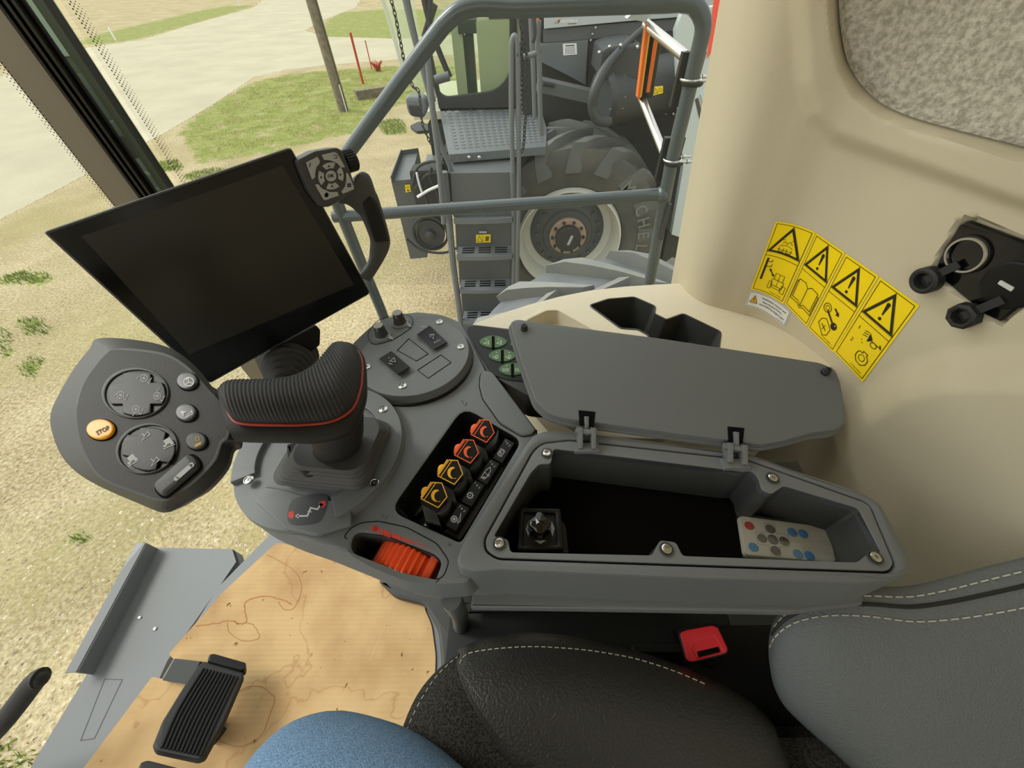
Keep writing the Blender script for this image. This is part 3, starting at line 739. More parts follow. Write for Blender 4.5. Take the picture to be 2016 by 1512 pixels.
# ---- discs
DF = hz(ZC + .012)
def worldcirc(fr, c, r, n=72): q = fr.to2(c); return circ(q, r, n)
dc = Vector((-.2755, .286, ZC)); mb = MB(); mb.prism(DF, worldcirc(DF, dc, .112, 90), h0=-.012, h1=-.004, b=.001, flare=.001)
q = DF.to2(dc)
arc = circ(q, .1115, 60, a0=math.radians(-62), a1=math.radians(212)) + circ(q, .082, 60, a0=math.radians(-62), a1=math.radians(212))[::-1]
mb.prism(DF, arc, h0=-.006, h1=.0035, b=.0015)
low_p = DF.poly(rnd([(500, 985), (520, 955), (560, 962), (600, 975), (665, 985), (690, 1000), (690, 1030), (620, 1052), (560, 1040)], 6)); mb.prism(DF, low_p, h0=-.008, h1=-.002, b=.002)
mb.build('lever_base_disc', 'grey_plastic', con)
for x, y in ((490, 945), (737, 951), (755, 806)):
    mb = MB(); screw(mb, DF.up(.0035), x, y, .0062); mb.build('screw', 'steel', con)
p = Print(onfr(DF, -.002), .00015)
p.fill(sm2([(575, 985), (610, 975), (640, 975), (646, 985), (640, 1010), (625, 1030), (580, 1034), (566, 1020)], 3), 0, 1)
p.line([(585, 1016), (605, 1016), (612, 1000), (625, 1003), (632, 993)], 3, 1, 2); p.fill([(581, 1016), (588, 1011), (588, 1021)], 1, 2); p.fill([(638, 993), (628, 990), (632, 998)], 1, 2)
p.fill([(568, 1008), (578, 1006), (580, 1014), (576, 1022), (568, 1019)], 2, 2); p.fill([(629, 988), (639, 985), (643, 993), (636, 1000), (630, 997)], 2, 2)
p.text('N', (610, 1008), 7, -.5, 1, 3, flip=True)
p.build('shift_diagram', ['decal_dark', 'icon_white', 'icon_red'], con)
SD = hz(ZC + .018); sc = SD.px(815, 697); sr = (SD.px(922, 697) - SD.px(708, 697)).length / 2; mb = MB()
mb.prism(SD, worldcirc(SD, sc, sr, 90), h0=-.018, h1=0, b=.0015, flare=.004); swd = mb.build('switch_disc', 'grey_plastic', con)
mb = MB(); mb.prism(SD, worldcirc(SD, sc, sr + .006, 90), h0=-.019, h1=-.014, b=.001); mb.build('disc_gasket', 'black_plastic', con)
for x, y in ((865, 634), (907, 683), (722, 723), (793, 760)):
    mb = MB(); screw(mb, SD, x, y, .0062); mb.build('screw', 'steel', swd)
p = Print(onfr(SD), .0003)
for pl in ([(782, 690), (805, 667), (843, 697), (820, 711)], [(822, 729), (868, 699), (888, 714), (843, 745)], rnd([(722, 660), (740, 632), (790, 616), (814, 625), (812, 645), (770, 672), (732, 680)], 14)): p.line(pl, 1.1, closed=True)
p.build('panel_outlines', 'gap', swd)
for x, y in ((752, 655), (788, 630)):
    c = SD.px(x, y + 6); mb = MB(); mb.lathe(c, SD.n, [(.0165, 0), (.0165, .0015), (.013, .002), (.0112, .003)], 28, 1)
    mb.rings([[c + Vector((math.cos(a) * r_ * (1 + (.03 if j % 2 else -.03)), math.sin(a) * r_ * (1 + (.03 if j % 2 else -.03)), h)) for j in range(40) for a in (2 * math.pi * j / 40,)] for r_, h in ((.0112, .002), (.0095, .012), (.0082, .0235))])
    mb.lathe(c, SD.n, [(.0083, .0235), (.0072, .0245), (0, .0245)], 24, 2); mb.box(c + Vector((-.001, -.0045, .02)), (.0016, .009, .0096), mi=2)
    mb.build('rotary_knob', ['dark_plastic', 'grey_plastic_light', 'icon_grey'], swd)
    Print(onfr(SD, .0022), .0002).fill([(x + 12, y + 2), (x + 20, y + 8), (x + 23, y + 14), (x + 14, y + 12)]).build('knob_scale', 'icon_grey', swd)
for k, pl in enumerate(([(821, 658), (846, 641), (880, 673), (853, 688)], [(746, 706), (770, 691), (806, 722), (782, 737)])):
    a, b, c, d = pl; mb = MB(); fr = SD
    m1 = ((a[0] + d[0]) / 2, (a[1] + d[1]) / 2); m2 = ((b[0] + c[0]) / 2, (b[1] + c[1]) / 2); P = lambda q_, h: fr.px(q_[0], q_[1], h)
    h = (.006, .003, .009) if k else (.009, .003, .006)
    mb.rings([[P(a, 0), P(m1, 0), P(d, 0)], [P(a, h[0]), P(m1, h[1]), P(d, h[2])], [P(b, h[0]), P(m2, h[1]), P(c, h[2])], [P(b, 0), P(m2, 0), P(c, 0)]], closed=False)
    mb.add([P(a, 0), P(m1, 0), P(d, 0), P(d, h[2]), P(m1, h[1]), P(a, h[0])], [(0, 1, 4, 5), (1, 2, 3, 4)]); mb.add([P(b, 0), P(m2, 0), P(c, 0), P(c, h[2]), P(m2, h[1]), P(b, h[0])], [(0, 1, 4, 5), (1, 2, 3, 4)])
    rk = mb.build('rocker_switch', 'black_plastic', swd)
    p = Print(lambda x, y, l: fr.px(x, y, .0055) + fr.n * l, .0006)
    if k == 0:
        p.text('MAN', (836, 645 + 3), 3.4, .1, 0, 9, flip=True); p.text('AUTO', (861, 673), 3.8, -.45, 0, 2, flip=True)
        p.line([(845, 660), (856, 659)], 1.2); p.line([(846, 663), (854, 668)], 1); p.circle((851, 663), 3, .9)
    else:
        p.line([(765, 706), (768, 705)], 1); p.line([(768, 712), (776, 705), (779, 713)], 1, closed=True); p.line([(765, 716), (773, 718)], 1.2)
    p.build('rocker_icon', 'icon_grey', rk)
# ---- green key panel partly under the lid
KP = hz(ZC - .008); mb = MB(); mb.prism(KP, KP.poly(rnd([(906, 638), (925, 640), (1200, 672), (1210, 800), (1040, 782), (985, 752), (958, 735), (918, 668)], 8)), h0=-.05, h1=.004, b=.004)
kp = mb.build('key_panel', 'dark_plastic', con)
mb = MB(); mb.prism(KP, KP.poly(rnd([(918, 650), (935, 645), (1190, 680), (1200, 770), (1000, 752), (970, 742), (938, 690)], 8)), h0=0, h1=.0055); mb.build('key_face', 'black_plastic', kp)
KF = KP.up(.0055)
for x, y, s_ in ((971, 674, 0), (989, 701, 1), (1009, 728, 2), (1032, 678, 3)):
    e = []
    for j in range(28):
        t = 2 * math.pi * j / 28; e.append((x + 27 * math.cos(t) * (1 if True else 1), y + 12 * math.sin(t) * (abs(math.sin(t)) ** .15)))
    mb = MB(); mb.prism(KF, KF.poly(e), h0=0, h1=.002, b=.001); k_ = mb.build('rocker_key', 'green_pad', kp)
    p = Print(onfr(KF, .002), .00015); p.fill([(x - 3, y - 12), (x + 3, y - 12), (x + 3, y + 12), (x - 3, y + 12)], 1, 1)
    for sx in (-13, 12):
        if s_ == 0: p.line([(x + sx - 5, y + 2), (x + sx + 4, y - 3), (x + sx + 4, y + 4)], 1, 0, closed=True); p.line([(x + sx - 3, y - 6), (x + sx + 1, y - 6)], .9)
        elif s_ == 1: p.circle((x + sx + 2, y + 1), 2.6, 1); p.line([(x + sx - 6, y), (x + sx - 2, y + 4), (x + sx + 3, y + 5)], .9); p.line([(x + sx, y - 7), (x + sx + 3, y - 7)], .9)
        else: p.line([(x + sx - 7 + 1.6 * k, y + (4 if k % 2 else -3)) for k in range(9)], .9); p.line([(x + sx, y - 8), (x + sx + 3, y - 8)], .9)
    p.build('key_icon', ['icon_white', 'gap'], kp)
# ------------------------------------------------------------------ multi-function control lever
ZG = 3.005
lev = thing('control_lever', 'dark grey multi-function drive lever with keypad head, ribbed palm grip and red piping', 'lever', Pz(650, 905, ZC + .01))
# accordion boot
mb = MB(); bc = Pz(660, 890, ZC + .004); tcx = Pz(664, 868, ZC + .085)
rs = []
def rrect(c, a, b, rr_, ang=0, n=5):
    o = []
    for sx, sy, a0 in ((1, 1, 0), (-1, 1, 90), (-1, -1, 180), (1, -1, 270)):
        for k in range(n + 1):
            t = math.radians(a0 + 90 * k / n); o.append(((a - rr_) * sx + rr_ * math.cos(t), (b - rr_) * sy + rr_ * math.sin(t)))
    ca, sa = math.cos(ang), math.sin(ang)
    return [Vector((c.x + x * ca - y * sa, c.y + x * sa + y * ca, c.z)) for x, y in o]
NB = 44
for k in range(NB + 1):
    t = k / NB; c = bc.lerp(tcx, t); w_ = .066 * (1 - t) + .044 * t + .0040 * math.sin(t * 2 * math.pi * 6) * (1 - t * .5)
    rs.append(rrect(c, w_, w_ * .82, .02, -.12))
mb.rings(rs, cap1=True); mb.build('boot', 'boot_rubber', lev)
# stem
mb = MB(); rs = []
for (x0, y0, x1, y1), z, dp in (((622, 890, 706, 890), ZC + .06, .022), ((616, 880, 712, 872), ZC + .09, .022), ((612, 860, 716, 848), ZC + .13, .021), ((620, 835, 716, 815), ZG - .012, .018)):
    a, b = Pz(x0, y0, z), Pz(x1, y1, z); m = (a + b) / 2; e = (b - a) / 2; nn = Vector((-e.y, e.x, 0)).normalized() * dp
    rs.append([m + e * math.cos(t) * (1 if abs(math.cos(t)) < .7 else 1) + nn * math.sin(t) for t in (2 * math.pi * j / 28 for j in range(28))])
mb.rings(rs, cap0=True, cap1=True)
mb.prism(hz(ZC + .075), hz(ZC + .075).poly(rnd([(560, 872), (600, 866), (650, 905), (590, 925), (563, 905)], 8)), h0=-.02, h1=0, b=.006)
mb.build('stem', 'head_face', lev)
# smooth grip body
def interp(st, n):
    A = smo([Vector(s[0]) for s in st], n, False); B = smo([Vector(s[1]) for s in st], n, False); H = smo([Vector((s[2], s[3], 0)) for s in st], n, False)
    return A, B, H
st = [((432, 764), (462, 868), .012, .025), ((480, 757), (500, 868), .016, .022), ((540, 756), (560, 868), .018, .016), ((592, 748), (622, 868), .020, .008), ((630, 722), (690, 848), .021, .002), ((650, 695), (718, 790), .02, 0), ((658, 688), (721, 740), .018, 0), ((664, 684), (718, 706), .012, 0), ((674, 681), (704, 684), .006, 0)]
A, B, H = interp(st, 5)
mb = MB(); pill(mb, [Pz(p_.x, p_.y, ZG + h.y) for p_, h in zip(A, H)], [Pz(p_.x, p_.y, ZG + h.y) for p_, h in zip(B, H)], [h.x * .75 for h in H], Vector((0, 0, 1)), 9, low=1.5)
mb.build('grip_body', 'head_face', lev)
st = [((439, 768), (443, 785), .008, .027), ((449, 760), (454, 820), .014, .026), ((470, 755), (476, 834), .0185, .0245), ((540, 754), (548, 837), .0205, .018), ((590, 747), (604, 836), .0225, .010), ((622, 728), (655, 829), .0235, .004), ((641, 704), (693, 806), .023, .002), ((652, 689), (709, 768), .021, .001), ((659, 683), (713, 734), .018, .001), ((668, 680), (712, 708), .013, .001), ((680, 680), (702, 686), .007, .001)]
A, B, H = interp(st, 22); n = len(A)
# resample evenly along the middle line so that the ribs are even
L = [0]
for i in range(1, n): L.append(L[-1] + ((A[i] + B[i]) / 2 - (A[i - 1] + B[i - 1]) / 2).length + .3 * (B[i] - B[i - 1]).length)
def at(t):
    x = t * L[-1]; i = max(j for j in range(n) if L[j] <= x + 1e-9); j = min(i + 1, n - 1); k = 0 if j == i else (x - L[i]) / max(L[j] - L[i], 1e-9)
    return A[i].lerp(A[j], k), B[i].lerp(B[j], k), H[i].lerp(H[j], k)
NR = 43; S_ = [at(i / (NR * 5)) for i in range(NR * 5 + 1)]
AA = []; BB = []; HH = []
for i, (a, b, h) in enumerate(S_):
    r_ = 1 - .055 * (.5 + .5 * math.cos(2 * math.pi * i / 5)); z = ZG + h.y + .010; m = (a + b) / 2
    AA.append(Pz(*(m + (a - m) * (1 - (1 - r_) * .6)), z)); BB.append(Pz(*(m + (b - m) * (1 - (1 - r_) * .3)), z)); HH.append(h.x * r_)
mb = MB(); pill(mb, AA, BB, HH, Vector((0, 0, 1)), 10, low=.7); mb.build('palm_grip', 'rib_rubber', lev, ang=60)
pl = [Pz(a.x, a.y, ZG + h.y + .0105) for a, b, h in S_[:1]] + [Pz(b.x, b.y, ZG + h.y + .0105) for a, b, h in S_[::3]] + [Pz(S_[-1][0].x, S_[-1][0].y, ZG + .010)] + [Pz(660, 681, ZG + .010)]
MB().tube(pl, .0013, 8).build('red_piping', 'red_line', lev)
# head
HF = Fr(Pz(290, 840, 3.032), (.06, -.12, 1))
outp = [(194, 666), (273, 670), (336, 686), (381, 718), (413, 757), (436, 772), (462, 800), (470, 840), (467, 866), (451, 875), (437, 915), (397, 961), (360, 984), (317, 1005), (270, 990), (178, 948), (127, 906), (103, 853), (100, 814), (116, 776), (146, 725), (176, 687)]
inp = [(219, 685), (270, 686), (330, 697), (374, 725), (407, 763), (428, 785), (445, 810), (452, 840), (448, 862), (436, 874), (424, 906), (390, 943), (357, 968), (320, 987), (270, 973), (197, 942), (164, 895), (150, 851), (147, 801), (162, 750), (190, 710), (205, 694)]
def dens(p): return sm2(p, 5)
o1 = [HF.px(x, y, -.014) for x, y in dens(outp)]; i1 = [HF.px(x, y, 0) for x, y in dens(inp)]
cc = sum(o1, Vector()) / len(o1)
mb = MB(); i0 = [HF.px(x, y, 0) for x, y in offs(dens(inp), -5)]
mb.rings([i0, [a.lerp(b, .0) - HF.n * .0006 for a, b in zip(i1, i0)], [b.lerp(a, .9) for a, b in zip(o1, i1)], o1, [a + HF.n * -.006 for a in o1], [cc + (a - cc) * .9 - HF.n * .022 for a in o1], [cc + (a - cc) * .5 - HF.n * .032 for a in o1]][::-1], cap0=True)
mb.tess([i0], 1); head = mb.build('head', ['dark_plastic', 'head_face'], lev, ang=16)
def rot_el(c, rx, ry, a, n=36, k=1):
    ca, sa = math.cos(a), math.sin(a); return [(c[0] + rx * math.cos(t) * ca - ry * math.sin(t) * sa, c[1] + rx * math.cos(t) * sa + ry * math.sin(t) * ca) for t in (2 * math.pi * j / n for j in range(n))]
def icon_reel(p, x, y, s=1):
    p.circle((x, y), 7 * s, 1.2 * s)
    for k in range(4): t = math.pi * k / 4 + .3; p.line([(x - 7 * s * math.cos(t), y - 7 * s * math.sin(t)), (x + 7 * s * math.cos(t), y + 7 * s * math.sin(t))], 1 * s)
    p.line([(x + 6 * s, y + 8 * s), (x + 15 * s, y - 1 * s), (x + 10 * s, y + 10 * s)], 1.2 * s, closed=True)
for (cx, cy, rx, ry, ang), kk in (((268, 775, 66, 50, -.05), 0), ((291, 884, 62, 49, -.3), 1)):
    mb = MB(); ring = HF.poly(rot_el((cx, cy), rx, ry, ang, 48)); hole = HF.poly(rot_el((cx + 2, cy + 1), rx * .92, ry * .92, ang, 48))
    mb.prism(HF, ring, [hole], h0=-.002, h1=.0018, b=.0008)
    mb.prism(HF, hole, h0=-.002, h1=.0004, mi=1)
    dp = mb.build('direction_pad', ['dark_plastic', 'black_plastic'], head)
    mb = MB(); pts = []
    for q in range(4):
        for t in (-29, -14, 0, 14, 29):
            a = math.radians(q * 90 + t + (0 if kk == 0 else 12)); pts.append((cx + 5 + rx * .86 * math.cos(a), cy + 2 + ry * .88 * math.sin(a)))
        a = math.radians(q * 90 + 45 + (0 if kk == 0 else 12)); pts.append((cx + 5 + rx * .60 * math.cos(a), cy + 2 + ry * .60 * math.sin(a)))
    mb.prism(HF, HF.poly(pts), h0=0, h1=.0028, b=.001); mb.build('pad_cross', 'black_plastic', head)
    p = Print(onfr(HF, .0028), .00015)
    if kk == 0:
        for x, y, ax_, ay in ((284, 745, -11, -2), (238, 778, -10, 0), (310, 780, 2, -12), (268, 806, -4, 10)):
            icon_reel(p, x, y); p.line([(x + ax_ - 3, y + ay + 3), (x + ax_ + 3, y + ay - 3)], 1.2)
    else:
        for x, y in ((288, 860), (306, 910)):
            p.line([(x - 8, y + 8), (x + 3, y - 10), (x + 8, y - 4)], 1.6, closed=True); p.line([(x - 8, y - 6), (x - 3, y - 2)], 2)
        for x, y, a in ((331, 870, -.4), (260, 903, -.5)):
            ca, sa = math.cos(a), math.sin(a); T2 = lambda u, v: (x + u * ca - v * sa, y + u * sa + v * ca)
            p.fill([T2(-8, -6), T2(6, -8), T2(8, 2), T2(-6, 5)]); p.fill([T2(-12, 3), T2(-5, 3), T2(-6, 7), T2(-12, 7)]); p.fill([T2(3, 3), T2(9, 2), T2(10, 7), T2(3, 8)]); p.line([T2(-14, 10), T2(11, 10)], 1.6)
    p.build('pad_icons', 'icon_grey', head)
for x, y, m_, ic in ((371, 752, 'decal_dark', 0), (369, 814, 'decal_dark', 1), (389, 870, 'dark_plastic', 2), (201, 847, 'stop_yellow', 3)):
    rx, ry = ((27, 19.5) if ic == 3 else (20, 16.5)); mb = MB()
    mb.prism(HF, HF.poly(rot_el((x, y), rx * 1.08, ry * 1.1, -.1)), h0=-.001, h1=.0006, mi=1)
    mb.prism(HF, HF.poly(rot_el((x, y), rx, ry, -.1)), h0=0, h1=.003, b=.0015); bt = mb.build('stop_button' if ic == 3 else 'round_button', [m_, 'gap'], head)
    p = Print(onfr(HF, .003), .00015)
    if ic == 0: p.circle((x + 1, y), 9.5, 1.8, ry=8.5); p.line([(x + 1, y + 1), (x - 6, y + 6)], 1.6); p.line([(x + 1, y + 1), (x + 9, y + 3)], 1.6); p.line([(x + 1, y + 1), (x, y - 8)], 1.6); p.fill([(x - 6, y - 7), (x, y - 8), (x - 4, y - 2)])
    if ic == 1: p.text('A', (x - 8, y - 1), 9, -1.0, flip=True, bold=.04); p.line([(x - 3, y + 9), (x + 9, y - 5), (x + 10, y + 1)], 1.6, closed=True)
    if ic == 2: p.line([(x - 3, y - 9), (x + 3, y - 9), (x + 4, y - 3), (x - 2, y - 2)], 1.4, closed=True); p.fill([(x - 6, y + 6), (x + 7, y - 1), (x + 7, y + 5), (x - 5, y + 11)])
    if ic == 3: p.text('STOP', (x + 2, y + 1), 8.6, -.45, flip=True, bold=.03)
    p.build('button_icon', ['icon_white', 'icon_white', 'icon_amber', 'ink'][ic], bt)
mb = MB(); c_, s_ = math.cos(-.72), math.sin(-.72)
def rk(u, v): return (352 + u * c_ - v * s_, 938 + u * s_ + v * c_)
mb.prism(HF, HF.poly(rnd([rk(-54, -19), rk(54, -19), rk(54, 19), rk(-54, 19)], 18, 6)), h0=-.001, h1=.0006, mi=1)
mb.prism(HF, HF.poly(rnd([rk(-50, -16), rk(50, -16), rk(50, 16), rk(-50, 16)], 16, 6)), h0=0, h1=.005, b=.003); bt = mb.build('thumb_rocker', ['dark_plastic', 'gap'], head)
p = Print(onfr(HF, .005), .00015); q = lambda u, v: (rk(u + 10, v)[0] + 2, rk(u + 10, v)[1] - 2)
p.fill(rnd([q(-24, -4.5), q(26, -4.5), q(26, 4.5), q(-24, 4.5)], 4.5)); p.line([q(-18, -3), q(-15, 2), q(-18, 3)], 1.2, 1, 3); p.line([q(16, -3), q(22, 0), q(17, 3)], 1.2, 1, 3)
p.build('rocker_mark', ['icon_grey', 'gap'], bt)

# ------------------------------------------------------------------ touchscreen monitor on its stalk
cor = [(84, 457), (573, 289), (731, 578), (412, 757)]
rr = [ray(*c) for c in cor]
# depths from the closing condition of a parallelogram
M3 = Matrix(((rr[1].x, -rr[2].x, rr[3].x), (rr[1].y, -rr[2].y, rr[3].y), (rr[1].z, -rr[2].z, rr[3].z)))
dd = M3.inverted() @ rr[0]; dd = [1, dd[0], dd[1], dd[2]]
sc_ = .315 / (rr[1] * dd[1] - rr[0]).length
MC = [CAM + r * (d * sc_) for r, d in zip(rr, dd)]
mn = (MC[1] - MC[0]).cross(MC[3] - MC[0]).normalized()
if mn.dot(CAM - MC[0]) < 0: mn = -mn
MF = Fr(MC[0], mn, MC[1] - MC[0])
mon = thing('touchscreen_monitor', 'large switched-off touchscreen monitor with black bezel on a bellows stalk', 'monitor', Pz(590, 770, ZC))
mb = MB(); mb.prism(MF, MF.poly(rnd(cor, 9, 4)), h0=-.024, h1=0, b=.003, mi=1, mt=0, flare=-.004)
mb.build('bezel', ['bezel', 'dark_plastic'], mon)
mb = MB(); mb.prism(MF, MF.poly([(160, 465), (556, 326), (697, 560), (372, 690 + 8)]), h0=0, h1=.0003); mb.build('screen', 'screen', mon)
# keypad
KM = MF.up(.012)
kpoly = rnd([(583, 316), (620, 297), (664, 290), (674, 296), (690, 335), (701, 372), (682, 390), (648, 408), (630, 408), (606, 374), (590, 335)], 6, 3)
mb = MB(); mb.prism(KM, KM.poly(kpoly), h0=-.03, h1=0, b=.003); kpd = mb.build('keypad', 'dark_plastic', mon)
Z2 = lambda x, y: (60 + x / 2.8, 270 + y / 2.8)
def key(pts, nm='key', b=.0012):
    mb = MB(); mb.prism(KM, KM.poly(pts), h0=0, h1=.0025, b=b); return mb.build(nm, 'key_grey', kpd)
key([Z2(*q) for q in ((1518, 140), (1580, 108), (1594, 130), (1592, 145), (1575, 165), (1568, 200), (1568, 222), (1552, 233))])
key([Z2(*q) for q in ((1604, 98), (1672, 82), (1690, 90), (1733, 165), (1712, 168), (1690, 145), (1650, 128), (1618, 126))])
key([Z2(*q) for q in ((1738, 196), (1750, 200), (1783, 278), (1780, 288), (1722, 312), (1714, 300), (1735, 268), (1740, 235))])
key([Z2(*q) for q in ((1568, 262), (1585, 258), (1605, 282), (1650, 302), (1690, 300), (1698, 322), (1625, 348), (1615, 344))])
ck = Z2(1655, 214)
for a0 in (-100, -8, 82, 172):
    pts = [(ck[0] + 25 * math.cos(math.radians(a0 + t)), ck[1] + 27 * math.sin(math.radians(a0 + t))) for t in range(-34, 35, 8)] + [(ck[0] + 14 * math.cos(math.radians(a0 + t)), ck[1] + 15 * math.sin(math.radians(a0 + t))) for t in range(28, -29, -8)]
    key(pts)
mb = MB(); mb.prism(KM, KM.poly(circ(ck, 10.5, 24, 11)), h0=0, h1=.003, b=.001); mb.build('key', 'key_grey', kpd)
p = Print(onfr(KM, .003), .00015); p.text('OK', ck, 6.2, -.12, 0, 1, flip=True, bold=.04)
for a0, r_ in ((-100, 19.5), (-8, 19.5), (82, 20.5), (172, 19.5)):
    a = math.radians(a0); u, v = math.cos(a), math.sin(a); x, y = ck[0] + r_ * u, ck[1] + r_ * v
    p.fill([(x + 2.4 * u, y + 2.4 * v), (x - 1.6 * u - 2.6 * v, y - 1.6 * v + 2.6 * u), (x - 1.6 * u + 2.6 * v, y - 1.6 * v - 2.6 * u)])
p.text('?', Z2(1540, 155), 8, 0.1, flip=True, bold=.03)
x, y = Z2(1678, 108); p.line([(x + 4, y - 3), (x - 3, y - 3)], 1.1); p.line([(x + 4, y - 3), (x + 4, y + 3), (x - 2, y + 3)], 1.1)
x, y = Z2(1757, 265)
for i in (-2, 2):
    for j in (-2, 2): p.fill([(x + i - 1.6, y + j - 1.6), (x + i + 1.6, y + j - 1.6), (x + i + 1.6, y + j + 1.6), (x + i - 1.6, y + j + 1.6)])
x, y = Z2(1632, 318); p.fill([(x - 5, y), (x, y - 5), (x + 5, y - 1), (x + 3, y), (x + 3, y + 4), (x - 3, y + 5), (x - 3, y + 1)])
p.build('key_legend', 'gap', kpd)
kc = KM.px(690, 316, -.018); kax = (KM.px(700, 312, -.018) - KM.px(640, 330, -.018)).normalized()
mb = MB(); rs = []
for h, r_ in ((-.012, .014), (-.010, .0165), (.006, .0165), (.0085, .014), (.0085, .0001)):
    u = kax.orthogonal().normalized(); v = kax.cross(u)
    rs.append([kc + kax * h + (u * math.cos(a) + v * math.sin(a)) * r_ * (1 + (.035 if j % 2 else -.035)) for j, a in enumerate(2 * math.pi * j / 48 for j in range(48))])
mb.rings(rs); mb.build('scroll_knob', 'black_plastic', kpd)
# support arm of the keypad
st = [((664, 402), (698, 348)), ((680, 402), (712, 338)), ((692, 408), (728, 346)), ((702, 418), (739, 376)), ((712, 430), (746, 392)), ((728, 470), (765, 458)), ((728, 492), (767, 482)), ((726, 512), (758, 505)), ((716, 530), (740, 535)), ((705, 545), (728, 553))]
fl = MF.up(-.006); A = [fl.px(*s[0]) for s in st]; B = [fl.px(*s[1]) for s in st]; A = smo(A, 4, False); B = smo(B, 4, False)
mb = MB(); pill(mb, A, B, .010, MF.n, 6, low=1, pw=.7); mb.build('keypad_arm', 'dark_plastic', mon)
fl = MF.up(.003); A = smo([fl.px(*q) for q in ((714, 400), (722, 432), (735, 470), (738, 476))], 3, False); B = smo([fl.px(*q) for q in ((728, 386), (744, 400), (763, 462), (766, 474))], 3, False)
mb = MB(); pill(mb, A, B, .004, MF.n, 5, low=1, pw=.6); mb.build('arm_grip_pad', 'black_plastic', mon)
# neck: block, bellows, stalk
bl = MF.up(-.012); mb = MB(); mb.prism(bl, bl.poly(rnd([(530, 690), (622, 640), (632, 650), (631, 680), (578, 724), (560, 722)], 4)), h0=-.05, h1=0, b=.004); mb.build('neck_block', 'black_plastic', mon)
a = MF.px(567, 700, -.05); b = Pt(560, 756, .68); rs = []
ax = (b - a).normalized(); u = MF.u; u = (u - ax * u.dot(ax)).normalized(); v = ax.cross(u); NBL = 48
for k in range(NBL + 1):
    t = k / NBL; r_ = .034 * (1 - t) ** .8 + .020; r_ += .0024 * math.sin(t * 2 * math.pi * 7); c = a.lerp(b, t)
    rs.append([c + (u * math.cos(q) + v * math.sin(q)) * r_ for q in (2 * math.pi * j / 28 for j in range(28))])
MB().rings(rs, cap0=True, cap1=True).build('neck_bellows', 'rubber', mon)
e = Pz(640, 770, ZC - .01); MB().tube(smo([b - ax * .01, b.lerp(e, .4) + Vector((0, 0, -.01)), e], 5, False), .018, 14).build('stalk', 'black_plastic', mon)
# ------------------------------------------------------------------ cab shell
ZF = 2.1; ZS = 2.73
path = smo([Vector(q) for q in ((.47, .93), (.432, .905), (.428, .86), (.436, .80), (.462, .755), (.515, .722), (.572, .685), (.620, .615), (.655, .50), (.695, .30), (.72, .05), (.735, -.25), (.74, -.6))], 30, False)
acc = [0]
for a, b in zip(path, path[1:]): acc.append(acc[-1] + (b - a).length)
def pathat(s):
    i = min(max(0, next((k for k, v in enumerate(acc) if v > s), len(acc) - 1) - 1), len(path) - 2)
    t = (s - acc[i]) / (acc[i + 1] - acc[i]); p = path[i].lerp(path[i + 1], t); d = (path[i + 1] - path[i]).normalized(); return p, Vector((-d.y, d.x)) * -1
NS, NZ = 400, 440
cols = [pathat(acc[-1] * i / NS) for i in range(NS + 1)]
zs = [ZF + (3.95 - ZF) * j / NZ for j in range(NZ + 1)]
P3 = np.array([[(p.x - .135 * max(z - 2.6, 0) , p.y, z) for p, n in cols] for z in zs]); N3 = np.array([[(n.x, n.y, 0) for p, n in cols] for z in zs])
v = P3.reshape(-1, 3) - np.array(CAM); cxx = v @ np.array((X_.x, Y_.x, -D_.x)); 
Xn = lambda k: np.array((X_[k], Y_[k], -D_[k]))
cz = v @ Xn(2); czs = np.where(cz > .03, cz, .03); PX = np.stack([v @ Xn(0) / czs * FPX + CX, v @ Xn(1) / czs * FPX + CY], 1); PX[cz <= .03] = (-5e3, -5e3)
def ssn(a, b, x): t = np.clip((x - a) / (b - a), 0, 1); return t * t * (3 - 2 * t)
carp = [(1640, -160), (1644, 0), (1650, 70), (1664, 128), (1698, 180), (1745, 216), (1830, 248), (2016, 297), (2300, 370), (2300, -160)]
crease = [(1560, -200), (1578, 40), (1586, 160), (1604, 222), (1645, 266), (1720, 292), (1820, 326), (2016, 395), (2400, 520), (2400, -200)]
sink = [(1560, 1000), (1600, 930), (1640, 850), (1700, 780), (1790, 725), (1880, 700), (2016, 694), (2400, 720), (2400, 1400), (1560, 1400)]
sock = rnd([(1908, 427), (2075, 490), (2060, 560), (1972, 640), (1938, 624), (1835, 538), (1846, 505), (1886, 436)], 10)
disp = .018 * ssn(-28, 22, sdist_np(PX, crease)) - .030 * ssn(-16, 16, sdist_np(PX, carp)) + .040 * ssn(-25, 75, sdist_np(PX, sink)) - .016 * ssn(-3, 3, sdist_np(PX, sock))
V = P3.reshape(-1, 3) + N3.reshape(-1, 3) * disp[:, None]
F = [(j * (NS + 1) + i, j * (NS + 1) + i + 1, (j + 1) * (NS + 1) + i + 1, (j + 1) * (NS + 1) + i) for j in range(NZ) for i in range(NS)]
mb = MB(); Vl = [Vector(q) for q in V.tolist()]; mb.add(Vl, F)
wallv = Vl; wallf = F
# outer skin so that the panel has thickness
edge = [p for p, n in cols[::6]]
mb.rings([[Vector((p.x - .135 * max(z - 2.6, 0) + .09, p.y + .03, z)) for p in edge] for z in (ZF, 2.6, 3.95)], closed=False)
wall = mb.build('wall_rear', 'beige'); tag(wall, kind='structure')
WB = BVHTree.FromPolygons(wallv, wallf)
def onwall(x, y, l=0):
    r = ray(x, y).normalized(); h, n, _, _ = WB.ray_cast(CAM, r)
    if h is None: return Px(x, y, .7)
    if n.dot(r) > 0: n = -n
    return h + n * l
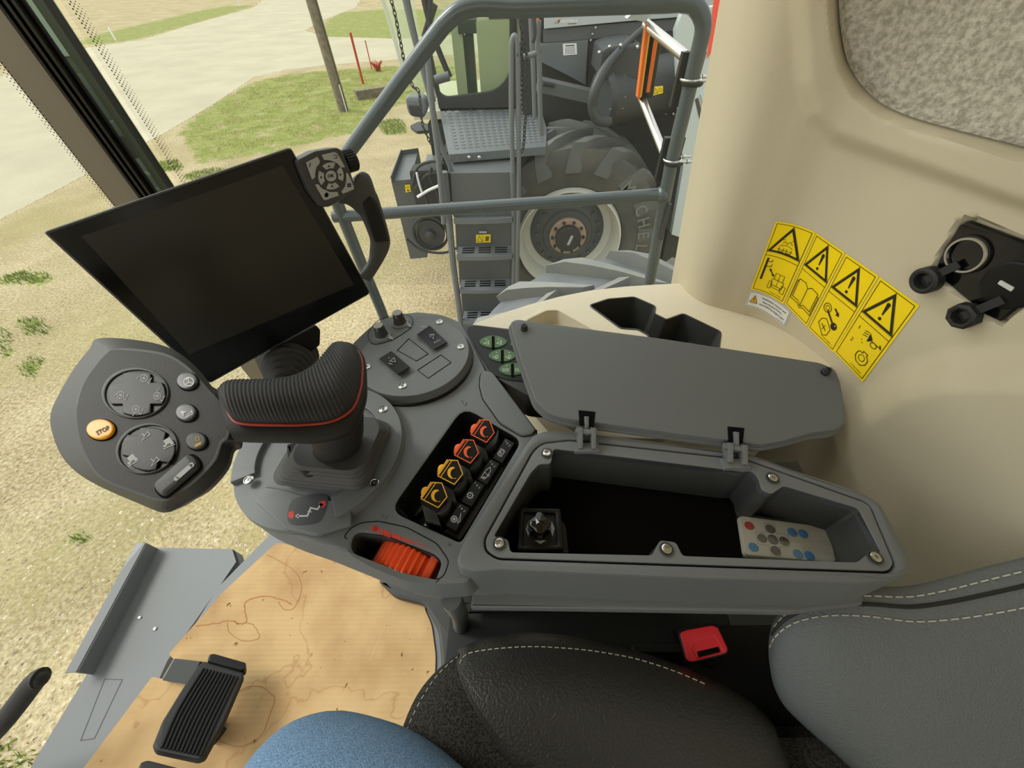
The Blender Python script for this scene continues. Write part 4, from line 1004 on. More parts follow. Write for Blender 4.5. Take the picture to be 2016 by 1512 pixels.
# carpet panel in the upper recess
C0 = smo([Vector(q) for q in carp[:9]], 5, False); n = len(C0)
K0 = [Vector((1660 + 620 * min(1, i / (n * .55)), -150 if i < n * .55 else -150 + 480 * (i - n * .55) / (n * .45))) for i in range(n)]
mb = MB(); mb.rings([[onwall(*(a.lerp(b, t)), .004) for a, b in zip(C0, K0)] for t in [k / 30 for k in range(31)]], closed=False)
cp = mb.build('carpet_panel', 'carpet', wall, stuff=True)
# ---- shelf beside the door window
SF = hz(ZS)
shelf = [(925, 640), (975, 620), (1040, 599), (1100, 583), (1160, 571), (1230, 563), (1290, 559), (1345, 556), (1440, 585), (1640, 700), (1628, 790), (1560, 850), (1330, 850), (1296, 864), (1180, 862), (1060, 800), (990, 720), (950, 690)]
cup = rnd([(1162, 602), (1198, 590), (1248, 586), (1289, 604), (1286, 618), (1312, 631), (1345, 619), (1417, 654), (1411, 700), (1272, 690), (1279, 661), (1256, 648), (1222, 646)], 5, 3)
tray = rnd([(1035, 634), (1076, 614), (1098, 613), (1185, 662), (1178, 690), (1040, 668)], 6, 3)
mb = MB(); mb.prism(SF, SF.poly(shelf), [SF.poly(cup), SF.poly(tray)], h0=-.02, h1=0, b=.004, flare=.0)
mb.prism(SF, offs(SF.poly(tray), .010), [SF.poly(tray)], h0=-.002, h1=.004, b=.0025)
o2 = SF.poly(tray); o2 = o2 if area(o2) > 0 else o2[::-1]
mb.rings([[SF.p2(q, 0) for q in o2], [SF.p2(q, -.03) for q in offs(o2, -.006)]]); mb.tess([[SF.p2(q, -.03) for q in offs(o2, -.006)]])
sh = mb.build('trim_1', 'beige_shelf'); tag(sh, kind='structure')
mb = MB(); o2 = SF.poly(cup); o2 = o2 if area(o2) > 0 else o2[::-1]
mb.rings([[SF.p2(q, .0015) for q in offs(o2, .0035)], [SF.p2(q, .0015) for q in o2], [SF.p2(q, -.1) for q in offs(o2, -.008)]]); mb.tess([[SF.p2(q, -.1) for q in offs(o2, -.008)]])
ci = mb.build('cup_holder', 'dark_plastic', sh)
mb = MB(); lw = hz(ZS - .055); cc_ = lw.to2(Pz(1325, 672, ZS - .055)); ring = circ(cc_, .048, 36)
for a0 in (100, 30, -40):
    arc = circ(cc_, .052, 8, a0=math.radians(a0), a1=math.radians(a0 + 50)) + circ(cc_, .036, 8, a0=math.radians(a0), a1=math.radians(a0 + 50))[::-1]
    mb.prism(lw, arc, h0=-.03, h1=0, b=.002)
mb.build('cup_grip', 'paint_dark', ci)
# lower side wall under the shelf and the sill of the door window
mb = MB(); mb.prism(SF, offs(SF.poly(rnd(shelf, 8, 3)), -.03), h0=ZF - ZS, h1=-.11); ws = mb.build('wall_right', 'beige_shelf'); tag(ws, kind='structure')
# ---- floor
FF = hz(ZF); fl = FF.poly([(552, 1030), (430, 1155), (345, 1290), (215, 1512)]) + [(-1.35, -.35), (-1.35, -.8), (.75, -.8), (.75, .80), (-.70, .88), (-.77, .80)]
mb = MB(); mb.prism(FF, fl, h0=-.05, h1=0, b=.002); fo = mb.build('floor', 'floor_grey'); tag(fo, kind='structure')
# outer plate beyond the windscreen with an upturned flange
PF = hz(ZF - .035); pt = thing('front_plate', 'grey sheet metal plate with an upturned flange outside the lower windscreen', 'plate', Pz(300, 1250, ZF - .045))
mb = MB(); mb.prism(PF, PF.poly([(312, 1078), (457, 1081), (465, 1106), (425, 1165), (330, 1300), (215, 1560), (30, 1560), (172, 1325)]), h0=-.02, h1=0, b=.001)
mb.prism(PF, PF.poly([(457, 1081), (465, 1106), (425, 1165), (418, 1160)]), h0=-.06, h1=-.001); mb.build('plate', 'floor_grey', pt)
mb = MB(); a, b = Pz(316, 1080, ZF - .035), Pz(190, 1328, ZF - .035); mb.bar(a + Vector((-.012, 0, .022)), b + Vector((-.012, 0, .022)), .006, .05, bev=.001)
mb.bar(a + Vector((-.026, .0, .047)), b + Vector((-.026, 0, .047)), .028, .005, bev=.001); mb.build('flange', 'floor_grey', pt)
for x, y in ((306, 1238), (276, 1216)):
    mb = MB(); c = PF.px(x, y); mb.lathe(c, (0, 0, 1), [(.005, 0), (.005, .002), (.003, .004), (0, .004)], 10); mb.build('bolt', 'steel', pt)
Print(onfr(PF), .0004).line([(206, 1337), (241, 1338), (186, 1454), (159, 1458)], 1.6, 0, 1, closed=True).build('engraved_outline', 'paint_dark', pt)
# ---- windows: glass from the floor up
def pane(name, pts, z0, z1, mt='glass'):
    mb = MB(); mb.rings([[Vector((x, y, z)) for x, y in pts] for z in (z0, z1)], closed=False)
    o = mb.build(name, mt, stuff=True); tag(o, kind='structure'); return o
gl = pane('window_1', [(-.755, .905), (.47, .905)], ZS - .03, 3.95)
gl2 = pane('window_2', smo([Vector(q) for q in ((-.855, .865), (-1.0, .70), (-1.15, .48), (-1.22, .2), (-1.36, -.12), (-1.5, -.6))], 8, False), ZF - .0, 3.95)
# dotted black frit along the pane edges
def frit(par, org, du, n, rows, s, name):
    mb = MB()
    for r_ in range(rows):
        for k in range(n):
            z = 2.6 + k * .0058 + (r_ % 2) * .0029; c = org + du * (r_ * .0040); rr_ = s * (1 - r_ * .12)
            mb.add([Vector((c.x + du.x * math.cos(a) * rr_, c.y + du.y * math.cos(a) * rr_, z + math.sin(a) * rr_)) for a in (2 * math.pi * j / 6 for j in range(6))], [tuple(range(6))])
    mb.build(name, 'gap', par, stuff=True, smooth=False)
frit(gl, Vector((-.738, .899, 0)), Vector((1, 0, 0)), 210, 5, .0014, 'frit_dots')
frit(gl2, Vector((-.868, .84, 0)), Vector((-.23, -.97, 0)).normalized(), 210, 3, .0012, 'frit_dots')
# A pillar between windscreen and door glass
def strip(name, a, b, dpt, mt, z0=ZF - .03, z1=3.95, par=None):
    a, b = Vector(a), Vector(b); d = (b - a); n = Vector((d.y, -d.x)).normalized() * dpt
    if n.y < 0: n = -n
    mb = MB(); mb.rings([[Vector((q.x, q.y, z)) for q in (a, b, b + n, a + n)] for z in (z0, z1)], cap0=True, cap1=True); return mb.build(name, mt, par)
ap = strip('trim_2', (-.822, .862), (-.780, .868), .04, 'seal'); tag(ap, kind='structure')
for k in range(3): strip('seal_rib', (-.818 + k * .013, .855), (-.812 + k * .013, .855), .012, 'black_gloss', par=ap)
strip('pillar_band', (-.872, .842), (-.823, .862), .02, 'pillar_tan', par=ap)
strip('glass_edge', (-.779, .868), (-.748, .874), .014, 'glass_green', par=ap); strip('glass_edge_seal', (-.752, .868), (-.744, .868), .01, 'seal', par=ap)
# ---- stickers on the pillar
ZT = lambda x, y: (1440 + x / 3.5, 400 + y / 3.5)
def sticker(q, label, art, bend=0):
    """q: the four corners in the photo, art draws in a 100 x 230 box, v downwards"""
    h = hom([(0, 0), (100, 0), (100, 230), (0, 230)], q)
    def f(u, v, l):
        x, y = h(u, v); b = bend * 4 * (u / 100) * (1 - u / 100); dx, dy = q[1][0] - q[0][0], q[1][1] - q[0][1]; L_ = math.hypot(dx, dy)
        return onwall(x + dy / L_ * b, y - dx / L_ * b, .0008 + l)
    p = Print(f, .00025)
    p.grid([(0, 0), (100, 0), (100, 230), (0, 230)], 0, 0, 14, 28)
    p.line([(6, 6), (94, 6), (94, 224), (6, 224)], 1.6, 1, 1, closed=True, seg=8); p.line([(6, 104), (94, 104)], 1.6, 1, 1, seg=8)
    art(p); o = p.build('warning_sticker', ['sticker_yellow', 'ink', 'sticker_edge']); tag(o, label, 'sticker', 'yellow warning stickers on the beige pillar'); return o
def tri(p, ex=True):
    p.line([(50, 15), (88, 88), (12, 88)], 5.5, 1, 2, closed=True, seg=10); p.line([(50, 7.5), (94.5, 92), (5.5, 92)], 1, 1, 2, closed=True, seg=10)
    if ex: p.fill([(45.5, 38), (54.5, 38), (51.5, 66), (48.5, 66)], 1, 2); p.circle((50, 38), 4.6, 0, 1, 2); p.circle((50, 76), 4, 0, 1, 2)
def art1(p):
    tri(p, False)
    for a in ([(32, 68), (50, 62), (68, 68)], [(34, 72), (34, 84), (46, 84), (46, 72)], [(54, 72), (54, 84), (66, 84), (66, 72)], [(38, 60), (44, 52), (50, 58), (56, 50), (64, 58)], [(36, 50), (42, 46)], [(58, 46), (64, 44)], [(30, 78), (70, 78)]): p.line(a, 1.4, 1, 2)
    p.fill([(14, 112), (20, 112), (20, 186), (14, 186)], 1, 2); p.line([(20, 124), (30, 122), (31, 116)], 2, 1, 2); p.line([(20, 140), (32, 138), (33, 130)], 2, 1, 2)
    p.line([(34, 148), (46, 162)], 3, 1, 2); p.fill([(30, 143), (39, 147), (33, 153)], 1, 2); p.fill([(50, 167), (41, 163), (47, 157)], 1, 2)
    for b in ([(52, 152), (76, 152), (76, 172), (52, 172)], [(48, 172), (80, 172), (80, 192), (48, 192)], [(42, 182), (50, 182), (50, 206), (42, 206)], [(78, 182), (88, 182), (88, 206), (78, 206)], [(52, 192), (76, 192), (76, 200), (52, 200)]): p.line(b, 1.4, 1, 2, closed=True)
    p.line([(64, 152), (64, 192)], 1.2, 1, 2); p.text('P 73057-04908', (70, 217), 4, 0, 1, 2, flip=True)
def art2(p):
    tri(p)
    for sx in (-1, 1):
        c = 50; p.line([(c, 140), (c + sx * 12, 130), (c + sx * 36, 132), (c + sx * 36, 190), (c + sx * 12, 188), (c, 198)], 2, 1, 2); p.line([(c + sx * 36, 138), (c + sx * 41, 140), (c + sx * 41, 198), (c + sx * 12, 196), (c, 204)], 2, 1, 2)
    p.line([(50, 140), (50, 198)], 2, 1, 2)
def art3(p):
    tri(p); p.circle((26, 142), 12, 2, 1, 2); p.circle((26, 142), 6, 1.6, 1, 2); p.line([(30, 148), (60, 168)], 5, 1, 2); p.circle((66, 172), 10, 0, 1, 2); p.circle((69, 168), 1.8, 0, 0, 3)
    p.line([(46, 130), (58, 137)], 5, 1, 2); p.fill([(66, 142), (54, 144), (60, 132)], 1, 2)
    p.line([(26, 176), (38, 168), (62, 186), (60, 206), (48, 214), (22, 192)], 1.8, 1, 2, closed=True); p.line([(32, 188), (52, 198)], 2.4, 1, 2); p.line([(44, 186), (40, 202)], 1.6, 1, 2)
    p.text('P 73057-04906  3', (68, 217), 4, 0, 1, 2, flip=True)
def art4(p):
    tri(p); p.text('1', (22, 126), 11, 0, 1, 2, flip=True); p.text('2', (22, 164), 11, 0, 1, 2, flip=True)
    for k in range(3): p.line([(38, 122 + k * 6), (50, 119 + k * 6)], 1.8, 1, 2)
    p.fill([(52, 118), (54, 142), (62, 134), (64, 128)], 1, 2); p.line([(62, 132), (86, 132)], 2, 1, 2); p.circle((72, 138), 8, 1.8, 1, 2, ry=6); p.line([(84, 126), (90, 134)], 3, 1, 2)
    p.line([(54, 172), (62, 172), (62, 166), (74, 166), (74, 172), (82, 178), (82, 192), (72, 202), (58, 200), (50, 190), (50, 178)], 2, 1, 2, closed=True); p.circle((66, 184), 8, 1.6, 1, 2); p.circle((42, 146), 1.4, 0, 1, 2); p.circle((47, 152), 1.4, 0, 1, 2)
    p.text('P 73057-04879', (68, 217), 4, 0, 1, 2, flip=True)
Q1 = [ZT(305, 125), ZT(582, 200), ZT(360, 695), ZT(132, 592)]
Q2 = [ZT(585, 204), ZT(785, 340), ZT(522, 850), ZT(368, 690)]
Q3 = [ZT(790, 346), ZT(1020, 502), ZT(704, 1028), ZT(526, 856)]
Q4 = [ZT(1026, 508), ZT(1298, 705), ZT(908, 1232), ZT(708, 1022)]
sticker(Q1, 'yellow sticker with a crushing warning triangle above a machine and power line, leftmost and curved', art1, 4)
sticker(Q2, 'yellow sticker with an exclamation triangle above an open manual', art2)
sticker(Q3, 'yellow sticker with an exclamation triangle above a black key and manual', art3)
sticker(Q4, 'yellow sticker with an exclamation triangle above a horn and engine, numbered 1 and 2', art4)
qw = [ZT(128, 604), ZT(412, 748), ZT(366, 858), ZT(94, 704)]
h = hom([(0, 0), (100, 0), (100, 38), (0, 38)], qw)
def fw(u, v_, l):
    x, y = h(u, v_); b = 7 * 4 * (u / 100) * (1 - u / 100); return onwall(x + b * .45, y - b, .0008 + l)
p = Print(fw, .00025); p.grid([(0, 0), (100, 0), (100, 38), (0, 38)], 0, 0, 16, 6); p.line([(2, 2), (98, 2), (98, 36), (2, 36)], .8, 1, 1, closed=True, seg=8)
p.fill([(16, 8), (25, 26), (7, 26)], 2, 2); p.line([(16, 8), (25, 26), (7, 26)], 1, 1, 3, closed=True); p.text('!', (16, 19), 8, 0, 1, 3, flip=True, bold=.03)
for k, t in enumerate(('WARNING: Cancer and', 'Reproductive Harm -', 'www.P65Warnings.ca.gov')): p.text(t, (62, 10 + k * 7.5), 4.4, 0, 1, 2, flip=True, bold=.01)
p.text('P 73057-04900', (86, 33), 2.2, 0, 1, 2, flip=True)
o = p.build('warning_label', ['sticker_white', 'ink', 'triangle_amber']); tag(o, 'small white curved cancer warning label below the leftmost yellow sticker', 'label')
# ---- socket panel
so_ = thing('socket_panel', 'glossy black panel with a ringed power socket, a USB port and two open rubber caps', 'socket panel', onwall(1950, 560, 0))
a, b, c = onwall(1870, 520), onwall(1930, 590), onwall(1950, 500); nrm = (b - a).cross(c - a).normalized()
if nrm.dot(CAM - a) < 0: nrm = -nrm
KS = Fr((a + b + c) / 3 + nrm * .011, nrm)
mb = MB(); mb.prism(KS, KS.poly(offs([(1905, 436), (2070, 498), (2052, 560), (1970, 632), (1940, 618), (1842, 536), (1852, 508), (1890, 444)], 0)), h0=-.006, h1=.001, b=.001); mb.build('plate', 'black_gloss', so_)
c = KS.px(1906, 501); mb = MB(); mb.lathe(c, KS.n, [(.026, 0), (.026, .004), (.0235, .005), (.0205, .005), (.0195, -.001), (.001, -.002)], 36); s1 = mb.build('power_socket', 'black_plastic', so_)
mb = MB(); mb.lathe(c, KS.n, [(.0240, .0048), (.0232, .0062), (.0205, .0062), (.0198, .003)], 36); mb.build('chrome_ring', 'steel', s1)
c = KS.px(1992, 562); mb = MB(); mb.lathe(c, KS.n, [(.030, 0), (.030, .003), (.027, .005), (.0, .005)], 36); s2 = mb.build('usb_socket', 'black_plastic', so_)
up_ = KS.up(.0052); mb = MB(); mb.prism(up_, up_.poly(rnd([(1971, 551), (1998, 566), (1992, 574), (1965, 558)], 2)), h0=-.001, h1=.0016, b=.0005); mb.build('usb_port', 'icon_white', s2)
for (cx_, cy_, ax_, ay_), r_ in (((1822, 552, 1888, 520), .019), ((1896, 622, 1975, 590), .018)):
    c = KS.px(cx_, cy_, .015); mb = MB(); mb.lathe(c - KS.n * .008, KS.n, [(0, -.006), (r_ * .7, -.004), (r_, 0), (r_, .012), (r_ * .8, .014), (r_ * .62, .013), (r_ * .58, .002), (0, .001)], 8 if cx_ > 1850 else 26)
    a = KS.px(ax_, ay_, .006); mb.bar(c, a, .011, .003, up=KS.n); mb.build('socket_cap', 'rubber', so_)
# ------------------------------------------------------------------ driver's seat
ZQ = 2.60
seat = thing('driver_seat', 'black leather and speckled fabric driver seat with pale double stitching', 'seat', (.02, -.2, ZF))
qpx = [(770, 1560), (782, 1470), (812, 1385), (850, 1330), (903, 1286), (960, 1262), (1040, 1252), (1130, 1259), (1250, 1288), (1350, 1322), (1440, 1366), (1500, 1412), (1530, 1470)]
out = [Pz(x, y, ZQ) for x, y in qpx]; out = [(p.x, p.y) for p in out] + [(.33, -.22), (.30, -.48), (.02, -.50), (-.24, -.48), (-.27, -.22)]
out = sm2(out, 5); cen = Vector((.03, -.18))
def hq(x, y):
    d = max(0, sdist((x, y), out)); e = min(d / .085, 1); f_ = min(d / .24, 1)
    return ZQ + .058 * math.sqrt(max(0, 1 - (1 - e) ** 2)) - .022 * sstep(.3, 1, f_)
mb = MB(); rs = [[Vector((cen.x + (x - cen.x) * .9, cen.y + (y - cen.y) * .9, ZQ - .10)) for x, y in out], [Vector((x, y, ZQ - .06)) for x, y in out], [Vector((x, y, ZQ)) for x, y in out]]
for k in [.985, .96, .93, .89, .84, .78, .70, .6, .45, .3, .15, .01]:
    rs.append([Vector((cen.x + (x - cen.x) * k, cen.y + (y - cen.y) * k, hq(cen.x + (x - cen.x) * k, cen.y + (y - cen.y) * k))) for x, y in out])
mb.rings(rs, cap0=True); mb.build('seat_cushion', 'fabric', seat)
# leather side panel on the cushion
div = [Pz(x, y, ZQ + .03) for x, y in ((902, 1286), (903, 1312), (915, 1350), (940, 1400), (975, 1455), (1015, 1512), (1070, 1590))]
div = smo([Vector(p[:2]) for p in div] + [Vector((.1, -.35)), Vector((.2, -.46))], 6, False)
i0 = min(range(len(out)), key=lambda i: (Vector(out[i]) - div[0]).length); i1 = min(range(len(out)), key=lambda i: (Vector(out[i]) - Vector((.30, -.48))).length)
ed = [Vector(q) for q in out[i0:i1 + 1]]; n = 60
def res(pts, n):
    L = [0]
    for a, b in zip(pts, pts[1:]): L.append(L[-1] + (b - a).length)
    o = []
    for i in range(n + 1):
        x = L[-1] * i / n; j = min(max(k for k in range(len(L)) if L[k] <= x + 1e-9), len(pts) - 2); o.append(pts[j].lerp(pts[j + 1], (x - L[j]) / max(L[j + 1] - L[j], 1e-9)))
    return o
E_, V_ = res(ed, n), res(div, n)
mb = MB(); rs = []
rs.append([Vector((a.x, a.y, ZQ - .058)) + Vector((a.x - cen.x, a.y - cen.y, 0)) * .012 for a in E_])
for k in range(0, 25):
    t = k / 24; lift = .0055 * sstep(0, .04, 1 - t)
    r_ = []
    for j, (a, b) in enumerate(zip(E_, V_)):
        q = a.lerp(b, t); l = lift * sstep(0, .03, j / n + .001) if k else lift
        r_.append(Vector((q.x, q.y, hq(q.x, q.y) + l)) + (Vector((a.x - cen.x, a.y - cen.y, 0)) * .012 if k == 0 else Vector()))
    rs.append(r_)
mb.rings(rs, closed=False); mb.build('leather_panel', 'leather', seat)
def stitches(line, name, ln=.006, gap=.0035, w_=.0011, par=seat):
    mb = MB(); L = [0]
    for a, b in zip(line, line[1:]): L.append(L[-1] + (b - a).length)
    x = 0; i = 0
    def at_(x):
        j = min(max(k for k in range(len(L)) if L[k] <= x + 1e-9), len(line) - 2); return line[j].lerp(line[j + 1], (x - L[j]) / max(L[j + 1] - L[j], 1e-9))
    while x + ln < L[-1]:
        mb.bar(at_(x), at_(x + ln), w_, w_ * .8); x += ln + gap
    mb.build(name, 'stitch', par, smooth=False)
def onq(x, y, dz=.0064): p = Pz(x, y, ZQ + .03); p = Pz(x, y, hq(p.x, p.y) + dz); p = Pz(x, y, hq(p.x, p.y) + dz); return p
stitches([onq(x, y) for x, y in sm2([(905, 1306), (912, 1293), (930, 1284), (978, 1277), (1050, 1273), (1137, 1278), (1196, 1286), (1256, 1298), (1330, 1322), (1400, 1352)], 8, False)], 'stitching')
L2 = [onq(x, y, .001) for x, y in sm2([(903, 1291), (880, 1310), (855, 1336), (832, 1372), (812, 1410), (797, 1450), (786, 1500)], 8, False)]
stitches(L2, 'stitching', .005, .004, .0009)
mb = MB(); mb.tube([onq(x, y, -.001) for x, y in sm2([(903, 1290), (903, 1312), (915, 1350), (940, 1400), (975, 1455), (1015, 1512), (1060, 1575)], 5, False)], .0022, 6); mb.build('seam_welt', 'rubber', seat)
# backrest bolster
TP = [(1519, 1312, .545), (1513, 1268, .535), (1524, 1222, .525), (1560, 1184, .515), (1620, 1161, .505), (1700, 1154, .495), (1780, 1154, .485), (1850, 1140, .475), (1930, 1118, .465), (2016, 1097, .455), (2160, 1062, .44), (2320, 1020, .43)]
BT = [(1520, 1318, .545), (1526, 1350, .54), (1546, 1388, .53), (1590, 1432, .52), (1650, 1485, .51), (1725, 1560, .50), (1800, 1660, .49), (1900, 1760, .48), (2010, 1860, .47), (2120, 1900, .46), (2260, 1900, .45), (2400, 1900, .44)]
up_ = Vector((-.55, -.35, .75)).normalized()
A = smo([Pt(*q) for q in TP], 5, False); B = smo([Pt(*q) for q in BT], 5, False); n = len(A)
H = [.045 * math.sqrt(min(1, i / (n * .35))) + .004 for i in range(n)]
mb = MB(); pill(mb, A, B, H, up_, 14, low=1.2, pw=.8); mb.build('backrest', 'leather_back', seat, ang=80)
def onb(i, f_):
    """point on the bolster: f_ from the upper edge (0) to the lower (1)"""
    t = math.pi * f_; a, b = A[i], B[i]; m = (a + b) / 2; e = (b - a) / 2; c = -math.cos(t); return m + e * (abs(c) ** .8 * (1 if c > 0 else -1)) + up_ * (H[i] * math.sin(t) + .0006)
stitches([onb(i, .10 + .05 * (1 - i / n)) for i in range(10, n)], 'stitching', .0075, .0035, .0013)
stitches([onb(i, .215 + .05 * (1 - i / n)) for i in range(7, n)], 'stitching', .0075, .0035, .0013)
mb = MB(); mb.tube([onb(i, .155 + .05 * (1 - i / n)) - up_ * .0012 for i in range(9, n)], .0024, 6); mb.build('seam_welt', 'rubber', seat)
# back shell behind the bolster, seat pedestal and rails
mb = MB(); mb.box((.33, -.20, 2.52), (.22, .40, .15), b=.04); mb.build('lumbar_cushion', 'fabric', seat)
mb = MB(); mb.prism(hz(ZF + .03), hz(ZF + .03).poly(rnd([(740, 1140), (775, 1175), (835, 1190), (862, 1240), (868, 1300), (862, 1380), (980, 1400), (980, 1140)], 12)), h0=-.024, h1=0, b=.01); mb.build('base_cover', 'dark_plastic', seat)
mb = MB(); mb.tube(smo([Pz(888, 1178, 2.74), Pz(906, 1215, 2.55), Pz(905, 1260, 2.35), Pz(890, 1320, 2.14)], 6, False), .014, 12); mb.build('support_post', 'grey_plastic', seat)
mb = MB(); mb.box((.08, -.16, 2.32), (.44, .40, .43), b=.01); mb.box((.40, -.10, 2.32), (.26, .46, .42), b=.01); mb.build('pedestal', 'black_plastic', seat)
mb = MB(); mb.box((.12, .13, 2.44), (.52, .10, .07), b=.006); mb.box((.05, .20, 2.3), (.36, .05, .36), b=.004)
mb.box((.10, .17, 2.50), (.40, .03, .012), b=.002); mb.box((.24, .10, 2.485), (.10, .012, .03), b=.002); mb.build('seat_rail', 'machine_dark', seat)
for x, c_ in ((-.035, 0), (-.065, 0), (.14, 0), (.20, 0)):
    mb = MB(); mb.box((x, .13, 2.40), (.012, .13, .13), b=.002); mb.build('rail_rib', 'dark_plastic', seat)
mb = MB(); c0 = Pz(1500, 1330, 2.5); mb.tube([c0, c0 + Vector((.02, -.02, -.03)), c0 + Vector((.03, -.05, -.06))], .008, 12); mb.tube([c0 + Vector((-.03, .01, .004)), c0 + Vector((.05, .02, .0))], .003, 8); mb.build('recline_rod', 'steel_dark', seat)
# ---- belt buckle
bk = thing('seat_belt_buckle', 'black seat belt buckle with a bright red release button beside the seat', 'buckle', Pz(1390, 1290, 2.5))
BF = Fr(Pz(1385, 1268, 2.605), (-.25, -.25, 1), (1, .2, 0))
bp = rnd([(1338, 1246), (1352, 1240), (1402, 1231), (1412, 1234), (1432, 1276), (1430, 1284), (1362, 1303), (1352, 1300)], 4, 3)
mb = MB(); bp2 = BF.poly(bp); mb.prism(BF, offs(bp2, .003), h0=-.07, h1=0, b=.003, flare=-.003); mb.build('housing', 'black_plastic', bk)
mb = MB(); hole = BF.poly(rnd([(1366, 1264), (1405, 1252), (1416, 1270), (1420, 1284), (1372, 1296), (1362, 1280)], 3))
mb.prism(BF, bp2, [hole], h0=-.002, h1=.003, b=.0015); mb.tess([[BF.p2(q, .0008) for q in hole]]); mb.build('release_button', 'buckle_red', bk)
mb = MB(); mb.prism(BF, BF.poly([(1372, 1283), (1414, 1273), (1418, 1283), (1375, 1294)]), h0=0, h1=.0014); mb.build('buckle_slot', 'gap', bk)
mb = MB(); e = BF.px(1400, 1290, -.06); mb.bar(e, e + Vector((.06, -.02, -.30)), .03, .012, bev=.003); mb.build('buckle_strap', 'black_plastic', bk)

# ------------------------------------------------------------------ floor items
FC = hz(ZF + .004)
cb = rnd([(545, 1068), (575, 1074), (1000, 1080), (1000, 1120), (880, 1150), (830, 1185), (850, 1230), (858, 1290), (856, 1345), (840, 1420), (1100, 1800), (200, 1800), (165, 1512), (300, 1332), (352, 1344), (372, 1312), (345, 1300), (332, 1288), (440, 1165)], [4, 4, 4, 10, 10, 20, 10, 10, 10, 10, 4, 4, 4, 3, 3, 3, 3, 6, 4], 3)
mb = MB(); mb.prism(FC, FC.poly(cb), h0=-.004, h1=.001, b=.0004); o = mb.build('cardboard_sheet', 'cardboard'); tag(o, 'water-stained tan cardboard sheet laid over the cab floor', 'cardboard')
p = Print(onfr(FC, .001), .0003)
p.line(sm2([(470, 1362), (490, 1352), (515, 1352), (535, 1368), (541, 1378), (530, 1410), (520, 1440)], 5, False), 1.4, 0, 1); p.line(sm2([(425, 1450), (440, 1462), (470, 1470), (500, 1460), (520, 1440)], 5, False), 1.2, 0, 1)
Rs = random.Random(3)
def wob(pts, a): return [(x + Rs.uniform(-a, a), y + Rs.uniform(-a, a)) for x, y in sm2(pts, 12, False)]
p.line(wob([(386, 1233), (420, 1228), (455, 1222), (470, 1228), (485, 1224), (482, 1200), (486, 1184), (520, 1174), (552, 1180), (575, 1190)], 1.2), 1.8, 0, 1)
p.line(wob([(448, 1225), (452, 1245), (480, 1262), (510, 1255), (500, 1232), (486, 1226)], 1.0), 1.2, 0, 1)
p.line(wob([(525, 1092), (560, 1110), (585, 1130), (594, 1160), (580, 1195), (560, 1200), (548, 1185)], .8), 1.2, 0, 1)
p.line([(775, 1185), (755, 1240), (728, 1300)], .8, 1, 1)
o = p.build('stains', ['ink_stain', 'ink_fold'], o); o['kind'] = 'stuff'
# pedal
pd = thing('foot_pedal', 'black ribbed foot pedal standing over the cardboard', 'pedal', Pz(390, 1400, ZF))
PD = Fr(Pz(390, 1390, 2.22), (.25, .45, 1), (1, 0, 0))
pp = rnd([(402, 1300), (479, 1322), (479, 1330), (440, 1420), (402, 1490), (388, 1495), (305, 1477), (299, 1468), (318, 1420), (355, 1360), (388, 1310)], 5, 3)
mb = MB(); mb.prism(PD, PD.poly(pp), h0=-.018, h1=0, b=.005); pad = mb.build('pedal_pad', 'rubber', pd)
for k in range(11):
    t = k / 10; a = (401 + 66 * t, 1316 + 16 * t); b = (318 + 76 * t, 1472 + 16 * t); m = ((a[0] + b[0]) / 2 - 9 + 6 * t, (a[1] + b[1]) / 2 + 4)
    mb = MB(); mb.tube(smo([PD.px(*a, .0015), PD.px(*m, .0015), PD.px(*b, .0015)], 5, False), .0028, 6); mb.build('pad_rib', 'black_plastic', pad)
mb = MB(); mb.prism(PD, PD.poly(rnd([(412, 1290), (422, 1288), (485, 1306), (483, 1318), (476, 1322), (408, 1304)], 4)), h0=-.02, h1=.005, b=.004); mb.build('pedal_head', 'black_plastic', pd)
mb = MB(); mb.bar(Pz(385, 1325, 2.16), Pz(335, 1318, ZF + .012), .045, .008, bev=.001); mb.bar(Pz(400, 1420, 2.17), Pz(420, 1440, ZF + .006), .05, .03); mb.build('pedal_arm', 'machine_dark', pd)
pd2 = thing('foot_pedal', 'black foot pedal cut off by the bottom edge of the picture', 'pedal', Pz(310, 1540, ZF))
mb = MB(); mb.prism(PD, PD.poly(rnd([(275, 1500), (290, 1494), (360, 1512), (350, 1540), (300, 1640), (230, 1620)], 6)), h0=-.02, h1=0, b=.006); mb.build('pedal_pad', 'rubber', pd2)
mb = MB(); mb.bar(Pz(290, 1560, 2.20), Pz(290, 1560, ZF + .003), .04, .03); mb.build('pedal_arm', 'machine_dark', pd2)
# column lever at the left edge
cl = thing('column_lever', 'black textured control stalk with rounded end poking in from the left edge', 'lever', Pt(-60, 1440, .9))
pts = [Pt(82, 1334, .80), Pt(68, 1342, .80), Pt(30, 1392, .80), (Pt(-10, 1440, .80)), Pt(-120, 1560, .82)]
mb = MB(); mb.tube(smo(pts, 5, False), [.010] + [.019 + .0 * i for i in range(20)], 14); mb.ball(Pt(76, 1338, .80), .0165, 12); mb.build('handle', 'rubber', cl)
mb = MB(); mb.tube([Pt(-115, 1555, .82), Pt(-260, 1660, .9), Vector((-1.05, -.45, ZF))], .022, 12); mb.build('column', 'black_plastic', cl)
